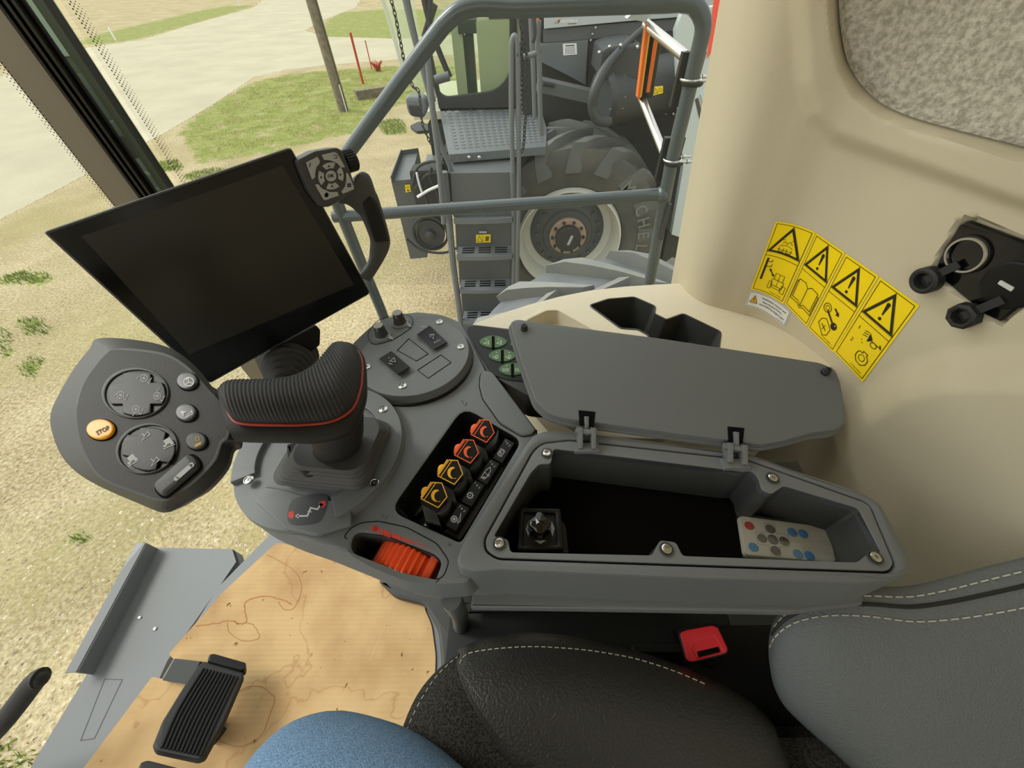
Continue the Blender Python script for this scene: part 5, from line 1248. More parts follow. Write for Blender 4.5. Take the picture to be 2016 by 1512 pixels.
# ------------------------------------------------------------------ person: right leg in jeans
pr = thing('person', 'seated person, only a bent knee in blue jeans showing at the bottom edge', 'person', (-.2, -.15, ZF))
kn = Vector((-.222, -.068, 2.665))
body = [(Vector((.18, -.26, 2.74)), .088), (Vector((.10, -.235, 2.735)), .090), (Vector((0, -.18, 2.725)), .092), (Vector((-.1, -.12, 2.705)), .090), (kn + Vector((.03, -.012, .006)), .089), (kn + Vector((-.03, .0, -.012)), .083), (kn + Vector((-.055, -.0, -.05)), .073), (Vector((-.285, -.09, 2.52)), .066), (Vector((-.29, -.115, 2.40)), .064), (Vector((-.29, -.13, 2.28)), .056), (Vector((-.28, -.14, 2.19)), .056)]
P_ = smo([b[0] for b in body], 5, False); R_ = [v.x for v in smo([Vector((b[1], 0, 0)) for b in body], 5, False)]
mb = MB(); rs = []; up0 = Vector((0, 1, 0))
for i, c in enumerate(P_):
    d = (P_[min(i + 1, len(P_) - 1)] - P_[max(i - 1, 0)]).normalized(); u = (up0 - d * up0.dot(d)).normalized(); v = d.cross(u)
    rs.append([c + (u * math.cos(a) + v * math.sin(a)) * R_[i] * (1 + .012 * math.sin(i * 1.1 + 3 * a) + .01 * math.sin(i * .5 - 2 * a)) for a in (2 * math.pi * j / 40 for j in range(40))])
mb.rings(rs, cap0=True, cap1=True); mb.build('jeans', 'denim', pr, ang=80)
mb = MB(); mb.ball((-.34, -.14, 2.15), .05, 16, sc=(2.4, .9, .9)); mb.box((-.34, -.14, 2.108), (.25, .09, .015), b=.004); mb.build('shoe', 'black_plastic', pr)
# ------------------------------------------------------------------ remote control in the tray
RF = hz(ZB - .066)
rp = [(1455, 1017), (1462, 1015), (1622, 1036), (1634, 1048), (1647, 1104), (1640, 1107), (1475, 1093), (1466, 1088)]
rm = thing('remote_control', 'white remote control with blue, grey and red buttons in a clear sleeve', 'remote control', Pz(1550, 1060, ZB - .074))
mb = MB(); mb.prism(RF, RF.poly(rnd(rp, 5, 3)), h0=-.0075, h1=0, b=.002); mb.build('case', 'remote_body', rm)
Z5 = lambda x, y: (920 + x / 2.24, 820 + y / 2.24)
for x, y, m_ in ((1242, 482, 'btn_red'), (1261, 577, 'btn_blue'), (1432, 511, 'btn_blue'), (1480, 518, 'btn_blue'), (1458, 607, 'btn_blue'), (1508, 615, 'btn_blue'), (1335, 496, 'btn_grey'), (1300, 537, 'btn_grey'), (1347, 543, 'btn_grey'), (1396, 550, 'btn_grey'), (1359, 592, 'btn_grey')):
    c = RF.px(*Z5(x, y)); r_ = .0062 if m_ == 'btn_grey' and x == 1347 else .0056; mb = MB(); mb.lathe(c, (0, 0, 1), [(r_, -.001), (r_, .0008), (r_ * .7, .0014), (0, .0012)], 20); mb.build('button', m_, rm)
Print(onfr(RF), .0003).line([Z5(*q) for q in ((1308, 470), (1352, 474), (1362, 515), (1412, 522), (1424, 575), (1375, 575), (1384, 618), (1340, 612), (1330, 570), (1282, 562), (1270, 512), (1318, 512))], .9, 0, 1, closed=True).build('outline_print', 'icon_grey', rm)
mb = MB(); sv = RF.up(.002); o_ = sv.poly([(1448, 1010), (1640, 1036), (1655, 1106), (1462, 1098)])
nn = 10; h = hom([(0, 0), (1, 0), (1, 1), (0, 1)], o_)
mb.rings([[sv.p2(h(i / nn, j / nn), Rs.uniform(0, .0012)) for i in range(nn + 1)] for j in range(nn + 1)], closed=False); mb.build('clear_sleeve', 'film', rm, stuff=True)
# ------------------------------------------------------------------ guard rail outside the door window
YR = 1.2
def VYp(pts, Y): return [Py(x, y, Y) for x, y in pts]
gr = thing('guard_rail', 'dark grey tubular guard rail with a mid bar right outside the side window', 'guard rail', (0, YR, ZF - .1))
mb = MB()
loop = [(778, 700), (757, 628), (712, 520), (668, 410), (652, 352), (686, 299), (790, 158), (872, 50), (905, 22), (945, 12), (1010, 15), (1180, 9), (1340, 4), (1366, 10), (1381, 32), (1384, 60), (1372, 110), (1346, 222), (1319, 333), (1278, 560), (1262, 640)]
pts = VYp(loop, YR)
pth = smo([pts[0], pts[1], pts[2], pts[3]], 4, False)[:-1] + smo(pts[3:6], 4, False)[:-1] + [pts[5], pts[6]] + smo(pts[7:11], 6, False) + [pts[11]] + smo(pts[12:17], 6, False) + pts[17:]
mb.tube(pth, .0185, 18); mb.build('outer_tube', 'paint_charcoal', gr)
mb = MB(); mb.tube(VYp([(657, 427), (980, 405), (1306, 382)], YR), .0175, 18); mb.ball(Py(1303, 383, YR), .024, 12); mb.build('mid_bar', 'paint_charcoal', gr)
mb = MB(); mb.bar(Py(1318, 400, YR - .02), Py(1300, 470, YR - .02), .018, .01); mb.bar(Py(1312, 400, YR + .02), Py(1290, 520, YR + .02), .012, .02); mb.build('rail_bracket', 'paint_dark', gr)
# base plate of the rail on the machine's deck
mb = MB(); mb.box((.25, YR + .02, ZF - .14), (1.5, .14, .1), b=.01); mb.build('deck_edge', 'paint_dark', gr)
# marker light on chrome arms
ml = thing('marker_light', 'folding marker light with amber edge on two chrome tubes clamped to the guard rail', 'marker light', Py(1345, 150, YR + .02))
mb = MB(); mb.tube([Py(1272, 48, YR + .28), Py(1350, 112, YR + .03)], .0125, 16); mb.build('support_tube', 'chrome', ml)
mb = MB(); mb.tube([Py(1262, 190, YR + .28), Py(1311, 312, YR + .03)], .0115, 16); mb.build('support_tube', 'chrome', ml)
LB = vy(YR + .26)
mb = MB(); mb.prism(LB, LB.poly(rnd([(1276, 42), (1304, 60), (1284, 192), (1256, 192)], 6)), h0=-.012, h1=.012, b=.004, mi=0); lh = mb.build('lamp_housing', 'black_gloss', ml)
mb = MB(); mb.prism(LB, LB.poly([(1270, 46), (1278, 46), (1258, 196), (1253, 190)]), h0=-.012, h1=.014, b=.002); mb.build('amber_strip', 'amber', lh)
mb = MB(); mb.prism(LB, LB.poly([(1277, 46), (1280, 48), (1261, 188), (1258, 190)]), h0=.012, h1=.0155); mb.build('yellow_edge', 'yellow_cap', lh)
mb = MB(); mb.prism(LB, LB.poly([(1286, 70), (1294, 76), (1277, 180), (1270, 180)]), h0=.01, h1=.0145, b=.002); mb.build('lens', 'amber', lh)
mb = MB(); mb.prism(LB, LB.poly([(1232, 35), (1245, 22), (1278, 24), (1268, 42)]), h0=-.02, h1=.02); mb.build('top_cap', 'panel_light', ml)
for (x, y), (u, v) in (((1358, 156), (1404, 157)), ((1322, 314), (1362, 315))):
    c = Py(x + 2, y, YR); mb = MB()
    mb.tube([c + Vector((math.cos(a) * .0235, math.sin(a) * .0235, 0)) for a in (2 * math.pi * j / 24 for j in range(24))], .0035, 8, closed=True)
    for s_ in (-.02, .02): mb.tube([c + Vector((-.0, s_, 0)), c + Vector((.058, s_, 0))], .0032, 8); mb.cyl(c + Vector((.034, s_, 0)), c + Vector((.041, s_, 0)), .0065, n=6)
    mb.build('u_bolt', 'steel', ml)
    mb = MB(); k = c + Vector((.004, -.004, -.012)); mb.lathe(k, (0, 0, 1), [(.024, 0), (.027, .004), (.027, .008), (.019, .014)], 20)
    mb.rings([[c + Vector((dx, dy, z)) for dx, dy in ((-.03, .012), (.026, .012), (.026, .03), (-.03, .03))] for z in (-.06, .0, .05)], cap0=True, cap1=True); mb.build('clamp_plate', 'black_plastic', ml)

# ------------------------------------------------------------------ tyres
def tyre(mb, c, Rr, W, n=17, ph=0, lug=.085, sweep=30, rim=.56):
    c = Vector(c); hw = W / 2
    prof = [(rim, -hw * .62), (rim * 1.05, -hw * .80), (Rr * .74, -hw * .98), (Rr * .86, -hw * .99), (Rr * .93, -hw * .93), (Rr - lug, -hw * .72), (Rr - lug * .8, -hw * .3), (Rr - lug * .75, 0), (Rr - lug * .8, hw * .3), (Rr - lug, hw * .72), (Rr * .93, hw * .93), (Rr * .86, hw * .99), (Rr * .74, hw * .98), (rim * 1.05, hw * .80), (rim, hw * .62)]
    N_ = 72
    mb.rings([[c + Vector((math.cos(a) * r_, y, math.sin(a) * r_)) for a in (2 * math.pi * j / N_ for j in range(N_))] for r_, y in prof])
    for sd in (-1, 1):
        for k in range(n):
            a0 = 2 * math.pi * (k + (.5 if sd > 0 else 0)) / n + ph; rs = []
            for t, yy in ((0, -.06), (.25, .22), (.5, .48), (.75, .74), (1, .94), (1.12, 1.0)):
                a = a0 + math.radians(sweep) * (t ** .8); y = sd * hw * yy; wd = (.036 + .036 * t) / Rr
                top = Rr - (.0 if t < .8 else (t - .75) * .10) if t <= 1 else Rr - .16; bot = top - lug * 1.5
                P = lambda an, r_: c + Vector((math.cos(an) * r_, y, math.sin(an) * r_))
                rs.append([P(a - wd * 1.35, bot), P(a - wd * .8, top), P(a + wd * .8, top), P(a + wd * 1.35, bot)])
            mb.rings(rs, cap0=True, cap1=True, mi=1)
    return mb
ft = thing('front_wheel', 'large pale grey lugged tyre just outside the window above the beige shelf', 'wheel', (.62, 1.72, 0))
mb = MB(); tyre(mb, (.60, 1.76, 1.07), 1.07, .72, ph=.12); mb.build('tyre', ['tyre', 'tyre_lug'], ft)
mb = MB(); mb.lathe((.60, 1.42, 1.07), (0, 1, 0), [(.57, 0), (.58, .02), (.50, .10), (.30, .2), (0, .2)], 40); mb.build('rim', 'rim_white', ft)

# ------------------------------------------------------------------ the combine harvester standing beside us
cmb = thing('combine_harvester', 'grey combine harvester parked alongside with ladder, platform, green-tinted cab and big lugged tyre', 'combine harvester', (.6, 4.6, 0))
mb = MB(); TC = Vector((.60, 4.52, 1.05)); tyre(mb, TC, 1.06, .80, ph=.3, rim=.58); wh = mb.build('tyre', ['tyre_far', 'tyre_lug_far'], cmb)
mb = MB(); f0 = TC + Vector((0, -.40, 0))
mb.lathe(f0, (0, 1, 0), [(.60, .09), (.585, .03), (.57, .03), (.555, .07), (.53, .16), (.52, .30), (.50, .32), (.42, .34)], 56); mb.build('rim', 'rim_white', wh)
mb = MB(); mb.lathe(f0, (0, 1, 0), [(.44, .335), (.40, .30), (.30, .27), (.28, .24), (.2, .24), (0, .24)], 48)
for k in range(18):
    a = 2 * math.pi * k / 18; mb.cyl(f0 + Vector((.37 * math.cos(a), .30, .37 * math.sin(a))), f0 + Vector((.37 * math.cos(a), .25, .37 * math.sin(a))), .018, n=8)
mb.build('wheel_disc', 'rim_hub', wh)
mb = MB(); mb.lathe(f0, (0, 1, 0), [(.215, .24), (.215, .20), (.205, .19), (.15, .19), (.15, .24)], 40)
for k in range(10):
    a = 2 * math.pi * k / 10; mb.cyl(f0 + Vector((.182 * math.cos(a), .20, .182 * math.sin(a))), f0 + Vector((.182 * math.cos(a), .165, .182 * math.sin(a))), .018, n=8, mi=1)
mb.build('hub_ring', ['hub_copper', 'machine_dark'], wh)
mb = MB(); mb.lathe(f0, (0, 1, 0), [(.15, .24), (.15, .13), (.13, .11), (0, .11)], 32); mb.box(f0 + Vector((.02, .108, .0)), (.03, .004, .12), Matrix.Rotation(.35, 3, 'Y'), mi=1); mb.build('hub_cap', ['machine_dark', 'panel_light'], wh)
p = Print(lambda x, y, l: Vector((x, TC.y - .40 - .004 - l * .5, y)), .004)
for k, ch in enumerate('MICHELIN'):
    a = math.radians(48 - k * 10.2); p.text(ch, (TC.x + .82 * math.cos(a), TC.z + .82 * math.sin(a)), .13, a - math.pi / 2, 0, 2, bold=.02, sx=.9)
p.build('tyre_lettering', 'tyre_letter', wh)
# platform deck with raised tread pattern
DK = hz(2.08); dk = [(864, 208), (1063, 205), (1077, 254), (1075, 288), (884, 304)]
mb = MB(); mb.prism(DK, DK.poly(dk), h0=-.07, h1=0, b=.006); deck = mb.build('platform', 'paint_grey', cmb)
mb = MB(); d2 = [Vector(q) for q in DK.poly([(872, 212), (1058, 209), (1070, 280), (890, 296)])]
h = hom([(0, 0), (1, 0), (1, 1), (0, 1)], [tuple(q) for q in d2]); NU, NV = 30, 26
for i in range(NU):
    for j in range(NV):
        if (i + j) % 2: continue
        x, y = h((i + .5) / NU, (j + .5) / NV); a = .5 if j % 2 else -.5; c = DK.p2((x, y)); ca, sa = math.cos(a), math.sin(a)
        L_, W_, H_ = .026, .008, .006; pp_ = [(-L_, 0), (0, -W_), (L_, 0), (0, W_)]
        vs = [c + Vector((u * ca - v * sa, u * sa + v * ca, 0)) for u, v in pp_]; mb.add(vs + [c + Vector((-.012 * ca, -.012 * sa, H_)), c + Vector((.012 * ca, .012 * sa, H_))], [(0, 1, 4), (1, 5, 4), (1, 2, 5), (2, 3, 5), (3, 4, 5), (3, 0, 4)])
mb.build('tread_plate', 'paint_mid', deck, smooth=False, stuff=True)
for x in (899, 924, 944): mb = MB(); c = Pz(x, 309, 2.045); mb.lathe(c + Vector((0, -.01, 0)), (0, -1, 0), [(.018, 0), (.018, .01), (.01, .018), (0, .018)], 10); mb.build('deck_bolt', 'steel', deck)
# ladder: top step, risers and slotted treads between two side rails
LD = vy(3.72)
ld = MB(); TS = hz(1.93); ts = [(886, 320), (1004, 319), (1006, 338), (888, 340)]
ld.prism(TS, TS.poly(ts), h0=-.03, h1=0, b=.003); lad = ld.build('ladder', 'paint_grey', cmb)
mb = MB(); h = hom([(0, 0), (1, 0), (1, 1), (0, 1)], [tuple(q) for q in TS.poly([(892, 322), (1000, 321), (1002, 336), (894, 338)])])
for j in range(4):
    for i in range(10):
        x, y = h((i + .5 + (.5 if j % 2 else 0)) / 10.5, (j + .5) / 4); c = TS.p2((x, y), .001); r_ = .016 if j % 2 else .012
        mb.add([c + Vector((math.cos(a) * r_, math.sin(a) * r_ * .8, 0)) for a in (2 * math.pi * k / 10 for k in range(10))], [tuple(range(10))])
mb.build('step_holes', 'gap', lad, smooth=False, stuff=True)
mb = MB(); mb.prism(LD, LD.poly([(887, 341), (1006, 339), (1008, 424), (892, 427)]), h0=-.3, h1=0, b=.004); mb.build('riser_box', 'paint_mid', lad)
rows = [(427, 893, 1008), (500, 899, 1008), (566, 905, 1004), (628, 911, 1000), (684, 917, 996)]
for k, (y, x0, x1) in enumerate(rows):
    a, b = Py(x0, y, 3.70), Py(x1, y, 3.70); z = (a.z + b.z) / 2; w_ = (b.x - a.x); cx_ = (a.x + b.x) / 2
    mb = MB(); mb.box((cx_, 3.78, z - .018), (w_, .20, .03), b=.008)
    mb.rings([[Vector((a.x + w_ * t, 3.68 - .014 * math.sin(math.pi * t) + dy, z + dz)) for dy, dz in ((0, -.045), (-.02, -.045), (-.02, .0), (0, .006))] for t in [i / 12 for i in range(13)]], cap0=True, cap1=True)
    st_ = mb.build('ladder_step', 'paint_grey', lad)
    mb = MB()
    for g in range(3):
        for r_ in range(3): mb.box((a.x + w_ * (.2 + .3 * g), 3.735 + r_ * .045, z + .0005), (w_ * .22, .018, .004))
    mb.build('tread_slots', 'gap', st_, smooth=False)
    if k < 4:
        y2 = rows[k + 1][0] - 4; c0, c1 = (x0 + 3, x1 - 4), (rows[k + 1][1], rows[k + 1][2] - 2)
        LP = vy(3.88); mb = MB(); mb.prism(LP, LP.poly([(c0[0], y + 12), (c0[1], y + 12), (c1[1], y2), (c1[0], y2)]), h0=-.02, h1=0, b=.002); mb.build('riser', 'paint_mid', lad)
sk = vy(3.86); 
p = Print(onfr(sk), .001); p.grid([(937, 462), (966, 461), (966, 477), (937, 478)], 0, 1, 1, 1); p.line([(944, 465), (950, 475), (939, 475)], 1, 1, 3, closed=True); p.fill([(956, 465), (963, 465), (962, 474), (955, 475)], 1, 3); p.line([(951, 462), (951, 477)], .7, 1, 3)
p.grid([(943, 455), (958, 455), (958, 459), (943, 459)], 2, 1, 1, 1); p.build('ladder_sticker', ['sticker_yellow', 'ink_brown', 'panel_light'], lad)
for pts_, r_ in (([(874, 338), (884, 430), (892, 520), (903, 600), (912, 680)], .034), ([(1009, 338), (1011, 430), (1012, 520), (1008, 620), (1000, 690)], .024)):
    mb = MB(); mb.tube([Py(x, y, 3.70) for x, y in pts_], r_, 8); mb.build('side_rail', 'paint_grey', lad)
# hand rails
def trail(name, pts_, Y, r_, mt='paint_grey', k=4, par=cmb):
    q = [Py(x, y, Y if not isinstance(Y, (list, tuple)) else Y[i]) for i, (x, y) in enumerate(pts_)]; mb = MB(); mb.tube(smo(q, k, False), r_, 12); return mb.build(name, mt, par)
trail('handrail', [(1019, 110), (1018, 84), (1013, 71), (1008, 84), (1007, 120), (1007, 250), (1010, 340)], 3.62, .020)
trail('handrail', [(1019, 100), (1021, 250), (1021, 400), (1018, 560)], 3.62, .020)
trail('handrail', [(836, 96), (843, 124), (852, 220), (862, 300), (868, 370), (874, 440)], 3.62, .024)
trail('handrail', [(796, -10), (812, 60), (836, 150), (851, 210), (866, 280), (884, 322), (888, 340)], 3.78, .022)
trail('handrail', [(800, -10), (812, 48), (826, 105), (838, 140), (854, 200)], 4.2, .020, 'paint_dark')
trail('handrail', [(857, 158), (872, 153), (884, 150)], 4.1, .034, 'paint_mid')
trail('handrail', [(1045, 30), (1047, 80), (1050, 140), (1053, 233)], 4.5, .022)
trail('handrail', [(1061, 40), (1058, 90), (1062, 130), (1063, 200), (1066, 266)], 4.1, .022)
trail('handrail', [(1029, 112), (1046, 108), (1060, 102), (1063, 94), (1060, 86)], 4.1, .020)
trail('handrail', [(1050, 30), (1052, 64), (1048, 84)], 4.0, .02, 'paint_dark')
mb = MB(); LM = vy(4.1); mb.prism(LM, LM.poly([(1056, 30), (1062, 30), (1059, 66), (1054, 66)]), h0=-.02, h1=0, b=.004); mb.build('amber_marker', 'amber', cmb)
def chain(pts_, Y, s_=.022):
    q = smo([Py(x, y, Y) for x, y in pts_], 12, False); mb = MB(); L = [0]
    for a, b in zip(q, q[1:]): L.append(L[-1] + (b - a).length)
    x = 0; k = 0
    while x < L[-1] - s_ * 2:
        j = min(max(i for i in range(len(L)) if L[i] <= x + 1e-9), len(q) - 2); c = q[j].lerp(q[j + 1], (x - L[j]) / max(1e-9, L[j + 1] - L[j])); d = (q[j + 1] - q[j]).normalized()
        u = d.orthogonal().normalized(); v = d.cross(u); w_ = u if k % 2 else v
        mb.tube([c + d * math.sin(a) * s_ + w_ * math.cos(a) * s_ * .55 for a in (2 * math.pi * i / 8 for i in range(8))], s_ * .2, 5, closed=True); x += s_ * 1.4; k += 1
    mb.build('chain', 'machine_dark', cmb)
chain([(768, -8), (778, 30), (788, 80), (797, 125), (812, 168), (824, 180), (828, 210), (832, 245), (842, 270), (852, 292)], 4.0)
chain([(1023, 34), (1030, 80), (1038, 120), (1036, 170), (1038, 200), (1034, 240), (1030, 290), (1022, 308)], 3.66)
chain([(1026, 90), (1028, 140), (1026, 190), (1030, 230)], 3.68)
# cab: door frame with rounded opening, tinted glass, pillars, floor and seat inside
YD = 5.35; DP = vy(YD)
opn = rnd([(856, -60), (1003, -60), (1003, 110), (1003, 150), (975, 180), (920, 187), (876, 192), (862, 180), (850, 120), (846, 60)], [4, 4, 20, 20, 26, 10, 10, 8, 8, 4])
mb = MB(); mb.prism(DP, DP.poly([(840, -70), (1016, -70), (1016, 212), (864, 214), (842, 100)]), [DP.poly(opn)], h0=-.06, h1=0, b=.01); cab = mb.build('cab_frame', 'machine_dark', cmb)
mb = MB(); mb.tess([[DP.p2(q, -.02) for q in DP.poly(opn)]]); g_ = mb.build('door_glass', 'glass_green', cab)
inn = vy(YD + .9)
mb = MB(); mb.box((-.55, YD + .85, 2.04), (1.3, 1.6, .08)); mb.box((.05, YD + .9, 2.9), (.08, 1.7, 1.8)); mb.build('cab_floor', 'seat_cream', cab)
mb = MB(); mb.box((-.22, YD + .55, 2.48), (.36, .5, .75), b=.05); mb.box((-.62, YD + .45, 2.45), (.12, .25, .7), b=.04); mb.build('cab_seat', 'seat_cream', cab)
mb = MB(); mb.box((-.15, YD + .5, 2.98), (.22, .4, .3), b=.08); mb.box((-.5, YD + .45, 2.40), (.09, .2, .62), b=.02); mb.box((-.5, YD + .42, 2.78), (.2, .24, .12), b=.04); mb.tube([(-.95, YD + .5, 2.12), (-1.0, YD + .5, 2.7), (-.85, YD + .5, 2.95)], .04, 10); mb.build('cab_controls', 'machine_dark', cab)
trail('cab_pillar', [(828, -30), (850, 60), (872, 120), (886, 152)], YD + .03, .03, 'machine_dark', par=cab)
# curved windscreen of that cab bulging to the left
fr_ = [(740, -30), (762, 40), (785, 120), (800, 160), (822, 192), (850, 206)]; bk_ = [(812, -30), (822, 40), (836, 110), (848, 150), (858, 185), (866, 206)]
mb = MB(); mb.rings([VYp(fr_, YD + .45), VYp([((a[0] * .6 + b[0] * .4), (a[1] * .6 + b[1] * .4)) for a, b in zip(fr_, bk_)], YD + .12), VYp(bk_, YD)], closed=False); mb.build('windscreen', 'glass_painted_glare', cab, stuff=True)
mb = MB(); mb.rings([VYp(fr_, YD + .46), VYp([(x + 7, y) for x, y in fr_], YD + .43)], closed=False); mb.rings([[q + Vector((0, .02, 0)) for q in VYp(fr_, YD + .46)], [q + Vector((0, .02, 0)) for q in VYp([(x + 7, y) for x, y in fr_], YD + .43)]], closed=False); mb.build('screen_edge', 'panel_light', cab)
# head lamp, wiper step
mb = MB(); HL = vy(4.9); mb.prism(HL, HL.poly(rnd([(797, 190), (835, 192), (842, 214), (834, 234), (806, 230), (800, 214)], 8)), h0=-.15, h1=0, b=.03); lp_ = mb.build('headlamp', 'paint_grey', cmb)
mb = MB(); mb.prism(HL, HL.poly(rnd([(803, 206), (826, 209), (831, 230), (810, 227)], 5)), h0=0, h1=.02, b=.008); mb.build('lamp_lens', 'machine_dark', lp_)
mb = MB(); ML = hz(1.6); mb.prism(ML, ML.poly(rnd([(806, 247), (826, 238), (850, 246), (848, 256), (820, 258)], 4)), h0=-.04, h1=0, b=.008); mb.build('foot_step', 'machine_dark', cmb)
# main body behind
BY = 5.1; BP = vy(BY)
mb = MB(); mb.prism(BP, BP.poly([(1020, -80), (1500, -80), (1460, 420), (1400, 520), (1040, 520)]), h0=-2.6, h1=0); body_ = mb.build('chassis', 'machine_dark', cmb)
mb = MB(); mb.box((-.4, 6.2, 1.5), (1.3, 1.6, .9)); mb.box((-.2, 4.9, 1.7), (1.1, 1.0, .5)); mb.build('front_axle_housing', 'machine_dark', cmb)
def panel(name, pts_, Y, mt, th=.03, b=.006, par=cmb): f_ = vy(Y); mb = MB(); mb.prism(f_, f_.poly(pts_), h0=-th, h1=0, b=b); return mb.build(name, mt, par)
sp_ = panel('side_panel', [(1072, -60), (1460, -60), (1440, 8), (1345, 19), (1338, 34), (1236, 42), (1072, 57)], 4.95, 'panel_light', .1)
p = Print(onfr(vy(4.95)), .002); p.text('AGRITERRA', (1118, 42), 5.6, -.03, 0, 1, flip=True, bold=.03); p.fill([(1089, 46), (1102, 36), (1104, 38), (1100, 46)], 1, 1); p.line([(1118, 47), (1135, 46)], 1.4, 2, 1); p.build('side_lettering', ['gloss_white', 'logo_gold', 'ink_brown'], sp_)
panel('upper_panel', [(1070, 58), (1236, 44), (1340, 36), (1338, 60), (1160, 78), (1070, 85)], 4.98, 'paint_mid')
lp = panel('louvre_panel', [(1064, 87), (1158, 79), (1153, 168), (1120, 150), (1064, 122)], 4.95, 'paint_grey', .05)
p = Print(onfr(vy(4.95)), .002); p.grid([(1108, 86), (1135, 85), (1136, 107), (1109, 109)], 0, 1, 1, 1)
p.line([(1113, 90), (1131, 89)], 2, 1, 2)
for k in range(5): p.line([(1112, 94 + k * 2.8), (1132, 93 + k * 2.8)], .7, 1, 2)
p.build('notice', ['sticker_white', 'ink'], lp)
panel('back_panel', [(1158, 76), (1340, 60), (1338, 130), (1200, 220), (1158, 200)], 5.0, 'paint_dark')
for x, y in ((1163, 80), (1178, 80), (1193, 78), (1166, 68), (1172, 55)):
    mb = MB(); mb.lathe(Py(x, y, 4.94), (0, -1, 0), [(.014, 0), (.012, .01), (0, .012)], 8); mb.build('panel_bolt', 'steel', cmb)
mb = MB(); mb.bar(Py(1058, 165, 4.6), Py(1190, 195, 4.6), .10, .16, up=(0, -1, 0), bev=.006); mb.build('frame_beam', 'paint_mid', cmb)
mb = MB(); mb.tube([Py(1090, 168, 4.5), Py(1068, 164, 4.45)], .02, 8); mb.tube([Py(1196, 250, 4.9), Py(1192, 320, 4.9), Py(1200, 400, 4.9)], .02, 8); mb.tube([Py(1250, 270, 4.85), Py(1248, 340, 4.85), Py(1262, 410, 4.85)], .012, 8); mb.box(Py(1215, 270, 4.9), (.22, .1, .22), b=.02); mb.cyl(Py(1214, 270, 4.84), Py(1214, 270, 4.78), .035); mb.build('drive_parts', 'machine_dark', cmb)
# unloading auger elbow: tube, flared mouth and bolted flange
aa, ab = Py(1200, 190, 4.45), Py(1332, 160, 4.75); axd = (ab - aa).normalized(); ug = MB(); rr_ = .235
ug.lathe(aa, axd, [(0, -.10), (.20, -.10), (rr_, -.06), (rr_, .05), (rr_, (ab - aa).length), (rr_ - .02, (ab - aa).length)], 36); aug = ug.build('auger_elbow', 'paint_dark', cmb)
mb = MB(); rs = []
for t in range(13):
    pass
mb = MB(); mb.tube(smo([Py(1272, 50, 4.5), Py(1232, 88, 4.35), Py(1195, 130, 4.2), (Py(1172, 175, 4.1)), Py(1166, 210, 4.1), Py(1176, 236, 4.1), Py(1200, 240, 4.15)], 5, False), [.02 + .022 * min(1, i / 12) for i in range(31)], 10); mb.build('hose_guard', 'paint_dark', aug)
gb = vy(4.32); mb = MB(); mb.prism(gb, gb.poly(rnd([(1186, 98), (1208, 90), (1262, 84), (1272, 148), (1238, 166), (1206, 164), (1178, 150)], 6)), h0=-.5, h1=0, b=.02); mb.build('gearbox', 'paint_dark', aug)
for x, y in ((1200, 92), (1222, 89), (1203, 113), (1176, 153), (1180, 103), (1255, 92)): mb = MB(); mb.ball(Py(x, y, 4.28), .016, 8); mb.build('gearbox_bolt', 'steel', aug)
mb = MB(); mb.lathe(aa - axd * .04, (-.75, -.55, -.1), [(0, -.0), (.14, .0), (.235, -.02), (.25, -.06), (.235, -.10)], 30); mb.build('elbow_mouth', 'paint_dark', aug)
mb = MB(); mb.lathe(ab - axd * .02, axd, [(rr_, 0), (rr_ + .05, 0), (rr_ + .05, .03), (rr_ - .01, .03)], 40); mb.lathe(ab + axd * .04, axd, [(rr_, 0), (rr_ + .05, 0), (rr_ + .05, .03), (rr_, .04), (rr_, .5)], 40); fg = mb.build('flange', 'machine_dark', aug)
u = axd.orthogonal().normalized(); v = axd.cross(u)
for k in range(14):
    a = 2 * math.pi * k / 14; c = ab + (u * math.cos(a) + v * math.sin(a)) * (rr_ + .028); mb = MB(); mb.cyl(c - axd * .045, c + axd * .10, .013, n=8); mb.ball(c - axd * .045, .016, 8); mb.build('flange_bolt', 'steel', fg)
p = Print(lambda x, y, l: (lambda q: aa + axd * (q - aa).dot(axd) + ((q - aa) - axd * (q - aa).dot(axd)).normalized() * (rr_ + .003 + l * 3))(Py(x, y, 4.36)), .001)
p.grid([(1283, 171), (1311, 168), (1310, 185), (1282, 188)], 0, 1, 8, 6); p.line([(1290, 173), (1295, 183), (1285, 184)], 1, 1, 3, closed=True); p.circle((1303, 177), 3.6, 1, 1, 3); p.line([(1297, 170), (1296, 186)], .6, 1, 3); p.build('elbow_sticker', ['sticker_yellow', 'ink_brown'], aug)
for x, y in ((1208, 193), (1231, 191), (1202, 215), (1226, 213)): mb = MB(); c = Py(x, y, 4.24); mb.ball(c, .009, 6); mb.build('rivet', 'steel', aug)
